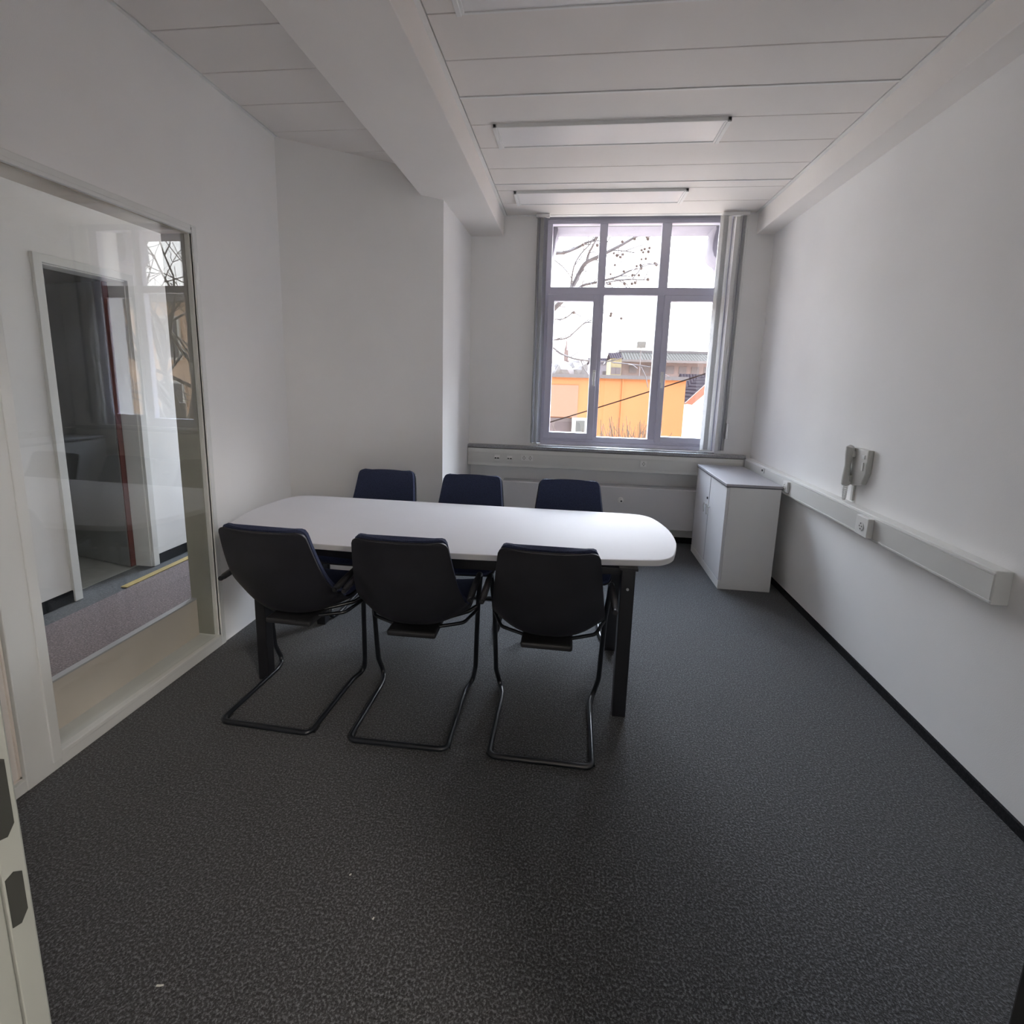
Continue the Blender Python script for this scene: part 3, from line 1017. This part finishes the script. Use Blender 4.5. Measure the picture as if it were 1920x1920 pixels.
spots = [(-.060, 1.722, .00, 'near black cantilever armchair at the right end, closest to the table leg', 'chairs on the near side of the table'),
         (-.645, 1.722, .02, 'near black cantilever armchair in the middle of the near side', 'chairs on the near side of the table'),
         (-1.233, 1.732, -.034, 'near black cantilever armchair at the left, beside the glazed partition', 'chairs on the near side of the table'),
         (-1.205, 3.150, PI + .03, 'far dark armchair at the left, its backrest before the slanted wall', 'chairs on the far side of the table'),
         (-.620, 3.130, PI + .03, 'far dark armchair in the middle, its backrest before the column corner', 'chairs on the far side of the table'),
         (.005, 3.130, PI + .045, 'far dark armchair at the right, its backrest before the radiator', 'chairs on the far side of the table')]
for i, (x, y, r, lab, grp) in enumerate(spots):
    c = proto if i == 0 else copy_tree(proto)
    c.location = (x, y, 0); c.rotation_euler = (0, 0, r)
    c['label'] = lab; c['group'] = grp

# ------------------------------------------------------------------ ceiling lamps (off)
def lamp(y0, y1, label):
    t = thing('ceiling_lamp', label, 'ceiling lamp', (.127, (y0 + y1) / 2, ZC), 0, 'flat panel lamps in the plank ceiling')
    hw, hd = .645, (y1 - y0) / 2
    bm = bm_new()
    box(bm, -hw, -hd, -.020, hw, -hd + .012, .002, bev=.002)
    box(bm, -hw, hd - .012, -.020, hw, hd, .002, bev=.002)
    obj('side_rail', bm, 'trimwhite', t)
    for s in (-1, 1):
        bm = bm_new()
        box(bm, s * hw, -hd, -.026, s * (hw - .022), hd, .002, bev=.003)
        box(bm, s * (hw - .022), -hd + .01, -.022, s * (hw - .034), hd - .01, .002, bev=.002)
        obj('end_profile', bm, 'trimwhite', t)
    bm = bm_new(); box(bm, -hw + .034, -hd + .012, -.016, hw - .034, hd - .012, .001); obj('diffuser', bm, 'diffuser', t)
lamp(1.868, 2.120, 'switched off panel lamp nearest the viewer at the top edge of the photo')
lamp(2.985, 3.237, 'switched off panel lamp in the middle of the three')
lamp(3.975, 4.230, 'switched off panel lamp closest to the window')

# ------------------------------------------------------------------ intercom phone on the right wall
a = on(1601, 836, 0, XR - .02); b = on(1636, 836, 0, XR - .02); c_ = on(1604, 900, 0, XR - .02); d_ = on(1604, 954, 0, XR - .01)
py = (a.y + b.y) / 2; pw = abs(a.y - b.y) * .92
t = thing('intercom_phone', 'off-white intercom handset hanging on the right wall above the duct', 'phone', (XR, py, a.z - .11), PH)
bm = bm_new()
prism(bm, [(-pw / 2, .105), (pw / 2, .105), (pw / 2, -.02), (pw / 2 - .03, -.085), (-pw / 2 + .045, -.105), (-pw / 2, -.105)], -.030, 0, axis=1, bev=.006)
obj('base', bm, 'phone', t, True)
bm = bm_new()
hx = -pw / 2 + .012
tube(bm, [(hx, -.040, .112), (hx + .002, -.047, .10), (hx + .004, -.049, .06), (hx + .004, -.050, 0), (hx + .004, -.049, -.06), (hx + .004, -.046, -.10), (hx + .004, -.040, -.112)], .02, 12, True,
     [.012, .023, .021, .015, .021, .025, .014])
h = obj('handset', bm, 'phone', t, True)
for z0 in (.052, -.088):
    bm = bm_new(); box(bm, hx - .014, -.044, z0, hx + .03, -.025, z0 + .036, bev=.005); obj('cradle', bm, 'phone', t)
bm = bm_new(); box(bm, .03, -.034, .055, .055, -.029, .075, bev=.001); box(bm, .036, -.034, -.01, .05, -.029, .035, bev=.001)
obj('speaker_slot', bm, 'ductlid', t)
bm = bm_new()
pts = []
for k in range(120):
    s = k / 119
    zz = -.115 - .08 * math.sin(PI * s)
    xx = hx + .002 - .012 * math.cos(PI * s)
    pts.append((xx + .006 * math.cos(k * 1.3), -.045 + .006 * math.sin(k * 1.3), zz))
tube(bm, pts, .0022, 6)
obj('coiled_cord', bm, 'ductlid', t, True)
bm = bm_new(); box(bm, -pw / 2 + .012, -.012, .876 - (a.z - .11), -pw / 2 + .034, 0, -.10, bev=.002)
obj('cable_cover', bm, 'phone', t)

# ------------------------------------------------------------------ scraps on the carpet
for (u, v, r, lab) in ((300, 1848, .2, 'small pale scrap on the carpet near the doorway, leftmost'), (700, 1722, 1.2, 'tiny pale crumb on the carpet, closest to the bottom middle'), (657, 1640, .9, 'tiny pale crumb on the carpet in front of the left chair')):
    q = on(u, v, 2, 0)
    bm = bm_new()
    L = .009 if u == 300 else .0035
    prism(bm, [(-L, -.0018), (0, -.0026), (L, -.0012), (L * .9, .0016), (0, .0014), (-L * .9, .002)], 0, .0016)
    o = obj('paper_scrap', bm, 'paper'); o.location = (q.x, q.y, 0.0); o.rotation_euler = (0, 0, r)
    tag(o, lab, 'scrap', 'scraps on the carpet')

# ------------------------------------------------------------------ unseen fill lamp, added in the hall to brighten the near room
t = thing('hall_fill_lamp', 'unseen round fill lamp added in the hall behind the viewer', 'lamp', (1.55, -.95, 2.70))
bm = bm_new(); cyl(bm, (0, 0, 0), (0, 0, -.05), .30, 32); obj('housing', bm, 'trimwhite', t, True)
em = bpy.data.materials.new('hall_fill_emitter'); em.use_nodes = True
en = em.node_tree.nodes['Principled BSDF']
en.inputs['Emission Color'].default_value = (1.0, .92, .84, 1); en.inputs['Emission Strength'].default_value = 72.0
bm = bm_new(); cyl(bm, (0, 0, -.05), (0, 0, -.065), .285, 32); obj('diffuser', bm, em, t, True)

# ------------------------------------------------------------------ outside
GZ = -6.0
bm = bm_new(); box(bm, -150, 5.2, GZ - .2, 200, 260, GZ); struct('ground', bm, 'ground')

# stone lintel and scroll brackets outside the window
yl = 5.03
tt = thing('stone_lintel', 'pale carved stone lintel with two scroll brackets outside the window', 'lintel', (.49, yl, 0))
pz = on(1180, 427, 1, yl).z
bm = bm_new(); box(bm, -1.2, -.06, pz, 1.2, .30, pz + .5, bev=.004); box(bm, -1.2, -.075, pz + .035, 1.2, -.05, pz + .5, bev=.004)
obj('lintel', bm, 'stone', tt)
def corbel(pixels):
    bm = bm_new()
    P = [on(u, v, 1, yl) for u, v in pixels]
    prism(bm, [(q.x - .49, q.z) for q in P], -.05, .25, axis=1, bev=.006)
    obj('bracket', bm, 'stone', tt, True)
corbel([(1430, 400), (1339, 422), (1341, 432), (1337, 444), (1334, 458), (1333, 470), (1336, 482), (1342, 489), (1349, 493), (1352, 520), (1352, 560), (1430, 560)])
corbel([(990, 400), (1044, 420), (1047, 434), (1042, 452), (1040, 468), (1036, 486), (1030, 505), (1028, 560), (990, 560)])

def facade(name, label, cat, u0, u1, vtop, Y, depth, m, group=None, vref=None, zbot=GZ):
    """building block whose sunlit front stands at distance Y"""
    a = on(u0, vtop, 1, Y); b = on(u1, vtop, 1, Y)
    z = (a.z + b.z) / 2 if vref is None else on((u0 + u1) / 2, vref, 1, Y).z
    t = thing(name, label, cat, ((a.x + b.x) / 2, Y, zbot), 0, group)
    hw = (b.x - a.x) / 2
    bm = bm_new(); box(bm, -hw, 0, 0, hw, depth, z - zbot)
    obj('wall', bm, m, t)
    return t, hw, z - zbot

YO = 26
t, hw, H_ = facade('orange_building', 'flat roofed orange building opposite the window', 'building', 930, 1287, 708, YO, 12, 'orange')
bm = bm_new(); box(bm, -hw - .1, -.15, H_ - .02, hw + .08, 12.1, H_ + .16); obj('roof_edge', bm, 'cornice', t, label='pale flat roof edge')
xs = on(1166, 750, 1, YO).x - t.location.x
bm = bm_new(); box(bm, xs - .03, -.05, 2.2, xs + .03, 0.01, H_); obj('downpipe', bm, 'orange', t)
x0 = on(1030, 750, 1, YO).x - t.location.x; x1 = on(1098, 750, 1, YO).x - t.location.x
zt = on(1060, 722, 1, YO).z - GZ; zb = on(1060, 782, 1, YO).z - GZ
bm = bm_new(); box(bm, x0 - 4, -.06, zb, x1 - .4, .02, zt); obj('render_field', bm, 'rose', t, label='paler rose coloured wall field')
bm = bm_new(); box(bm, x0 - 4, -.10, 1.8, x1 + .2, .02, zb - .05); obj('ground_floor_wall', bm, 'farwall', t, label='mauve ground floor wall')
q0, q1 = on(1078, 788, 1, YO - .2), on(1096, 806, 1, YO - .2)
bm = bm_new(); box(bm, q0.x - t.location.x - .15, -.25, q1.z - GZ - .2, q1.x - t.location.x + .12, .02, q0.z - GZ + .12); w_ = obj('gate_frame', bm, 'whitewall', t)
bm = bm_new(); box(bm, q0.x - t.location.x + .05, -.28, q1.z - GZ - .1, q1.x - t.location.x, -.2, q0.z - GZ); obj('gate_panel', bm, 'plant', w_)

# white house with red verge right of the orange building
Yh = 39
P = lambda u, v, Y=Yh: on(u, v, 1, Y)
t = thing('white_house', 'bright white gabled house with red roof verge right of the orange building', 'building', (P(1300, 800).x, Yh, GZ))
ox = t.location.x
pts = [(P(1281, 760).x, 0), (P(1281, 760).x, P(1281, 758).z - GZ), (P(1294, 757).x, P(1294, 757).z - GZ), (P(1345, 712).x, P(1345, 712).z - GZ), (P(1345, 712).x + 3, P(1345, 712).z - GZ), (P(1345, 712).x + 3, 0)]
bm = bm_new(); prism(bm, [(a - ox, b) for a, b in pts], 0, 5.5, axis=1); obj('wall', bm, 'whitewall', t)
sl = pts[2:4]
bm = bm_new(); prism(bm, [(sl[0][0] - ox - .6, sl[0][1] - .35), (sl[1][0] - ox, sl[1][1] + .02), (sl[1][0] - ox, sl[1][1] + .22), (sl[0][0] - ox - .6, sl[0][1] - .15)], .02, 5.6, axis=1); obj('roof', bm, 'tiles', t)
v4 = [P(1283, 756), P(1296, 759), P(1350, 714), P(1350, 695)]
bm = bm_new(); prism(bm, [(p_.x - ox, p_.z - GZ) for p_ in v4], -.25, .0, axis=1); obj('roof_verge', bm, 'redroof', t)
# dark tiled roof behind
Yt = 48
t = thing('tiled_house', 'house with dark tiled roof behind the white gable', 'building', (on(1320, 740, 1, Yt).x, Yt, GZ))
ox = t.location.x
a, b = on(1286, 700, 1, Yt), on(1400, 700, 1, Yt); lo = on(1300, 765, 1, Yt)
bm = bm_new()
x0_, x1_ = a.x - ox, b.x - ox
prism(bm, [(-1.2, lo.z - GZ), (2.8, a.z - GZ), (6.8, lo.z - GZ)], x0_, x1_, axis=0); obj('roof', bm, 'tiles', t)
bm = bm_new(); box(bm, x0_ + .3, -.9, 0, x1_, 6.4, lo.z - GZ); obj('wall', bm, 'farwall', t)

# long hall with ribbed roof band
Yf = 70
t, hw, H_ = facade('long_hall', 'long hall with pale ribbed roof band on the skyline', 'building', 1164, 1420, 678, Yf, 14, 'farwall', vref=678)
a = on(1168, 657, 1, Yf); zt = on(1250, 658, 1, Yf).z - GZ
bm = bm_new(); prism(bm, [(-1.0, H_), (4, zt), (10, zt), (15, H_)], -hw + .2, hw, axis=0); obj('roof_band', bm, 'farroof', t)
bm = bm_new(); box(bm, -hw, 3.6, zt - .1, hw, 10.4, zt + .25); box(bm, -hw - .2, -1.3, H_ - .25, hw, -.6, H_ + .05); obj('eaves_line', bm, 'cornice', t)
for k in range(9):
    xx = -hw + 1.2 + k * (2 * hw - 3) / 9
    bm = bm_new(); box(bm, xx, -.06, H_ - 1.7, xx + 1.0, .02, H_ - .7); obj('window', bm, 'winpane', t)
# plant box on a mast
Yp = 60
c0, c1 = on(1196, 640, 1, Yp), on(1211, 652, 1, Yp)
t = thing('rooftop_unit', 'small grey boxy unit on a slim mast above the hall roof', 'rooftop unit', ((c0.x + c1.x) / 2, Yp, GZ))
bm = bm_new(); box(bm, -(c1.x - c0.x) / 2, 0, c1.z - GZ, (c1.x - c0.x) / 2, 1, c0.z - GZ, bev=.03); obj('housing', bm, 'plant', t)
bm = bm_new(); cyl(bm, (0, .5, 0), (0, .5, c1.z - GZ), .05, 8); obj('mast', bm, 'cornice', t)
# cream and blue-grey houses in the gap
for (u0, u1, v, Y, m, lab) in ((1146, 1166, 672, 62, 'cream', 'cream coloured house at the left end of the long hall'), (1105, 1146, 681, 72, 'stone', 'bluish grey house between church and cream house')):
    t, hw, H_ = facade('distant_house', lab, 'building', u0, u1, v, Y, 8, m)
    zz = H_ - 1.9
    for k in (-1, 1):
        bm = bm_new(); box(bm, k * hw * .45 - .3, -.05, zz, k * hw * .45 + .3, .02, zz + .8); obj('window', bm, 'winpane', t)
    bm = bm_new(); prism(bm, [(-.3, H_), (4, H_ + .9), (8.3, H_)], -hw - .1, hw + .1, axis=0); obj('roof', bm, 'tiles', t)
# church steeple
Ys = 150
t0_, b0_ = on(1062, 633, 1, Ys), on(1062, 657, 1, Ys)
t = thing('church_tower', 'distant reddish church tower with a pointed spire on the skyline', 'church', (b0_.x, Ys, GZ))
hwc = (on(1066, 660, 1, Ys).x - on(1058, 660, 1, Ys).x) / 2
bm = bm_new(); box(bm, -hwc, -hwc, 0, hwc, hwc, b0_.z - GZ); obj('tower', bm, 'steeple', t)
bm = bm_new(); tube(bm, [(0, 0, b0_.z - GZ), (0, 0, b0_.z - GZ + (t0_.z - b0_.z) * .35), (0, 0, t0_.z - GZ)], 1, 8, True, [hwc * 1.178, hwc * .45, .06]); obj('spire', bm, 'steeple', t, True)
bm = bm_new(); box(bm, hwc, -2, 0, hwc + 16, 6, on(1062, 676, 1, Ys).z - GZ); obj('nave', bm, 'farwall', t)
# hazy tree line
bm = bm_new()
rnd = random.Random(3)
for k in range(130):
    Y = rnd.uniform(92, 130)
    x = on(rnd.uniform(960, 1165), 690, 1, Y).x
    z = on(1080, 676 + rnd.uniform(0, 14), 1, Y).z - rnd.uniform(2.2, 2.8)
    r = rnd.uniform(1.6, 3.0)
    res = bmesh.ops.create_icosphere(bm, subdivisions=2, radius=r)
    for v_ in res['verts']:
        n_ = v_.co.normalized()
        v_.co = Vector((x, Y, z)) + v_.co * (1 + .25 * noise.noise(n_ * 3 + Vector((k, 0, 0))))
tag(obj('tree_line', bm, 'haze'), 'hazy band of leafless trees along the horizon', 'trees', kind='stuff')

# overhead cable crossing the view
a, b = on(1070, 785, 1, 19), on(1323, 717, 1, 19)
d = (b - a)
bm = bm_new()
pts = [a + d * (k / 40 * 5 - 2) + Vector((0, 0, -.35 * (1 - ((k / 40 * 5 - .5) / 2.5) ** 2))) + Vector((0, 0, .33)) for k in range(41)]
tube(bm, pts, .022, 6)
tag(obj('overhead_cable', bm, 'cable'), 'dark overhead cable sloping across the orange facade', 'cable')

# shrubs in front of the orange building
def twigs(bm, base, n, hgt, spread, rnd, r=.012):
    for k in range(n):
        a_ = rnd.uniform(0, 2 * PI); l_ = hgt * rnd.uniform(.6, 1.0)
        d_ = Vector((math.cos(a_) * spread, math.sin(a_) * spread, 1)).normalized()
        p_ = Vector(base) + Vector((rnd.uniform(-.2, .2), rnd.uniform(-.2, .2), 0)) * spread
        pts_ = [p_]
        for s in range(4):
            d_ = (d_ + Vector((rnd.uniform(-.2, .2), rnd.uniform(-.2, .2), rnd.uniform(-.05, .3)))).normalized()
            pts_.append(pts_[-1] + d_ * l_ / 4)
        tube(bm, pts_, r, 4, False, [r, r * .8, r * .6, r * .5, r * .3])
        for s in range(1, 4):
            for q_ in range(2):
                d2 = (d_ + Vector((rnd.uniform(-1, 1), rnd.uniform(-1, 1), rnd.uniform(-.3, .7)))).normalized()
                tube(bm, [pts_[s], pts_[s] + d2 * l_ * .22], r * .4, 3, False)
rnd = random.Random(11)
for (u, lab) in ((1150, 'leafless shrub before the orange wall, left of the two in the middle pane'), (1195, 'leafless shrub before the orange wall at the bottom right of the middle pane')):
    Ysh = 18.0 if u == 1150 else 20.5
    q = on(u, 815, 1, Ysh)
    bm = bm_new()
    top = on(u, 772, 1, Ysh).z
    twigs(bm, (0, 0, 0), 70, top - GZ, .12, rnd, .03)
    o = obj('shrub', bm, 'bush'); o.location = (q.x, Ysh, GZ)
    tag(o, lab, 'shrub', 'leafless shrubs in the street')
# plane tree whose branches reach into view from the left
rnd = random.Random(5)
tz = GZ
tree = thing('plane_tree', 'leafless plane tree with seed balls reaching in from the left of the window', 'tree', (-4.2, 11.0, GZ))
T0 = Vector((-4.2, 11.0, GZ))
bm = bm_new()
trunk_top = Vector((-3.6, 10.8, 1.0))
tube(bm, [Vector((0, 0, 0)), Vector((.1, .05, 3.0)), trunk_top - T0, Vector((-3.2, 10.6, 3.8)) - T0, Vector((-3.0, 10.8, 7.0)) - T0], .2, 14, True, [.34, .27, .20, .13, .06])
obj('trunk', bm, 'bark', tree, True)
tips = []
def br(pix, Y0, Y1, r0, r1, anchor=None):
    n = len(pix)
    P_ = [on(u, v, 1, Y0 + (Y1 - Y0) * k / (n - 1) + .12 * math.sin(3 * k + u)) for k, (u, v) in enumerate(pix)]
    if anchor is not None: P_ = [Vector(anchor)] + P_
    m_ = len(P_)
    # smooth
    Q = []
    for i in range(m_ - 1):
        for s in range(4):
            a_, b_, c_2, d_2 = P_[max(0, i - 1)], P_[i], P_[i + 1], P_[min(m_ - 1, i + 2)]
            t_ = s / 4
            Q.append(.5 * ((2 * b_) + (-a_ + c_2) * t_ + (2 * a_ - 5 * b_ + 4 * c_2 - d_2) * t_ ** 2 + (-a_ + 3 * b_ - 3 * c_2 + d_2) * t_ ** 3))
    Q.append(P_[-1])
    bm_ = bm_new()
    k = len(Q)
    r0, r1 = r0 * 1.15 + .003, max(r1 * 1.3, .010)
    tube(bm_, [q - T0 for q in Q], r0, 7, True, [r0 + (r1 - r0) * i / (k - 1) for i in range(k)])
    # side twigs
    for i in range(3, k - 1):
        if rnd.random() < .45:
            dr2 = (Q[i + 1] - Q[i]).normalized()
            d2 = (dr2 + Vector((rnd.uniform(-.9, .9), rnd.uniform(-.9, .9), rnd.uniform(-.8, .8)))).normalized()
            l_ = rnd.uniform(.15, .5)
            e1 = Q[i] + d2 * l_ * .5
            e2 = e1 + (d2 + Vector((rnd.uniform(-.4, .4), 0, rnd.uniform(-.5, .3)))).normalized() * l_ * .5
            tube(bm_, [Q[i] - T0, e1 - T0, e2 - T0], .009, 4, False, [.010, .009, .007])
            tips.append(e2)
    return obj('branch', bm_, 'bark', tree, True)
A = (-3.3, 10.7, 2.0); B2 = (-3.2, 10.6, 3.4)
br([(985, 640), (1028, 590), (1060, 558), (1075, 535), (1090, 505), (1100, 492), (1124, 480), (1160, 462), (1190, 445), (1205, 438), (1213, 428), (1225, 405)], 10.2, 9.2, .052, .010, A)
br([(990, 480), (1042, 475), (1060, 473), (1085, 463), (1100, 455), (1118, 448), (1124, 430), (1130, 405)], 10.2, 9.6, .034, .010, B2)
br([(1100, 492), (1104, 475), (1112, 460), (1117, 448), (1112, 430), (1106, 410)], 9.9, 9.7, .022, .007)
br([(1070, 538), (1076, 500), (1090, 475), (1108, 455), (1120, 425)], 10.0, 9.6, .012, .006)
br([(1060, 558), (1092, 536), (1116, 530), (1140, 524), (1160, 518), (1180, 508), (1195, 504), (1204, 500)], 10.1, 9.2, .024, .006)
br([(1136, 530), (1160, 526), (1185, 524), (1212, 525)], 9.6, 9.2, .010, .005)
br([(1136, 438), (1150, 434), (1162, 430), (1176, 428)], 9.6, 9.2, .009, .004)
br([(1140, 470), (1165, 470), (1190, 474)], 9.6, 9.2, .007, .004)
br([(985, 612), (1030, 600), (1056, 598), (1072, 588), (1078, 584)], 10.3, 9.8, .010, .005, (-3.4, 10.7, 1.2))
br([(985, 640), (1028, 638), (1062, 634), (1080, 620), (1096, 606), (1112, 605)], 10.3, 9.8, .016, .007, (-3.5, 10.7, .8))
br([(980, 625), (1030, 648), (1052, 663), (1075, 672), (1103, 676), (1130, 678), (1148, 676), (1165, 671)], 10.3, 9.3, .018, .006, (-3.5, 10.7, .6))
br([(1040, 488), (1055, 500), (1062, 508)], 10.1, 9.9, .007, .004)
br([(1150, 680), (1190, 684), (1230, 690)], 9.6, 9.1, .008, .004)
balls = [(1180, 441), (1167, 453), (1190, 448), (1213, 444), (1218, 442), (1215, 448), (1151, 475), (1157, 479), (1163, 482), (1168, 477), (1203, 469), (1209, 467), (1206, 473), (1216, 472),
         (1218, 465), (1203, 486), (1211, 485), (1228, 494), (1231, 496), (1194, 499), (1201, 497), (1202, 503), (1170, 509), (1153, 497), (1145, 514), (1186, 516), (1190, 516), (1198, 516),
         (1144, 532), (1171, 532), (1185, 532), (1191, 530), (1215, 524), (1093, 459), (1120, 460), (1076, 586), (1145, 592), (1146, 588), (1165, 597), (1127, 632)]
for (u, v) in balls:
    Y = 9.35 + rnd.uniform(-.25, .35)
    q = on(u, v, 1, Y)
    bm = bm_new()
    rb = rnd.uniform(.022, .032)
    bmesh.ops.create_icosphere(bm, subdivisions=2, radius=rb, matrix=Matrix.Translation(q - T0))
    tube(bm, [q - T0, q - T0 + Vector((rnd.uniform(-.03, .03), 0, .10))], .0022, 4, False)
    obj('seed_ball', bm, 'seed', tree, True)

# bare tree and tan houses to the right: they show as reflections in the glazed partition
def grow(bm, p, d, l, r, dep, rnd):
    n = 3
    pts = [p]; dd = d
    for s in range(n):
        dd = (dd + Vector((rnd.uniform(-.25, .25), rnd.uniform(-.25, .25), rnd.uniform(-.12, .2)))).normalized()
        pts.append(pts[-1] + dd * l / n)
    tube(bm, pts, r, 6 if dep > 2 else 4, False, [r, r * .88, r * .76, r * .62])
    if dep == 0: return
    for k in range(3 if dep > 1 else 4):
        a_ = rnd.uniform(0, 2 * PI)
        s1 = dd.orthogonal().normalized(); s2 = dd.cross(s1)
        nd = (dd * rnd.uniform(.7, 1.2) + (s1 * math.cos(a_) + s2 * math.sin(a_)) * rnd.uniform(.5, .95)).normalized()
        grow(bm, pts[-1 - (k % 2)], nd, l * rnd.uniform(.62, .8), r * .6, dep - 1, rnd)
rnd = random.Random(21)
bt = thing('bare_tree', 'leafless street tree seen only as a reflection in the glazed partition', 'tree', (7.3, 12.0, GZ))
bm = bm_new(); tube(bm, [(0, 0, 0), (.1, 0, 3.0), (0, .1, 6.6)], .25, 12, True, [.30, .24, .16]); obj('trunk', bm, 'bark', bt, True)
bm = bm_new()
for k in range(7):
    a_ = k * PI / 3.5 + .3
    grow(bm, Vector((0, .1, 4.9 + .25 * k)), Vector((math.cos(a_) * .7, math.sin(a_) * .7, .55 + .12 * k)).normalized(), 2.5, .09, 4, rnd)
obj('crown', bm, 'bark', bt, True)
t = thing('tan_house', 'tan brick house seen only as a reflection in the glazed partition', 'building', (24, 24, GZ), 0)
bm = bm_new(); box(bm, -13.5, 0, 0, 13.5, 8, 11.0); obj('wall', bm, 'tan', t)
bm = bm_new(); box(bm, -13.8, -.4, 11.0, 13.8, 8.3, 11.4); obj('cornice', bm, 'cornice', t)
for r_ in range(3):
    for k in range(8):
        xx = -12.8 + k * 3.3
        bm = bm_new(); box(bm, xx, -.12, 1.2 + r_ * 3.4, xx + 1.5, .05, 3.5 + r_ * 3.4); f_ = obj('window_frame', bm, 'whitewall', t)
        bm = bm_new(); box(bm, xx + .12, -.15, 1.35 + r_ * 3.4, xx + .7, -.1, 3.35 + r_ * 3.4); box(bm, xx + .8, -.15, 1.35 + r_ * 3.4, xx + 1.38, -.1, 3.35 + r_ * 3.4); obj('pane', bm, 'winpane', f_)
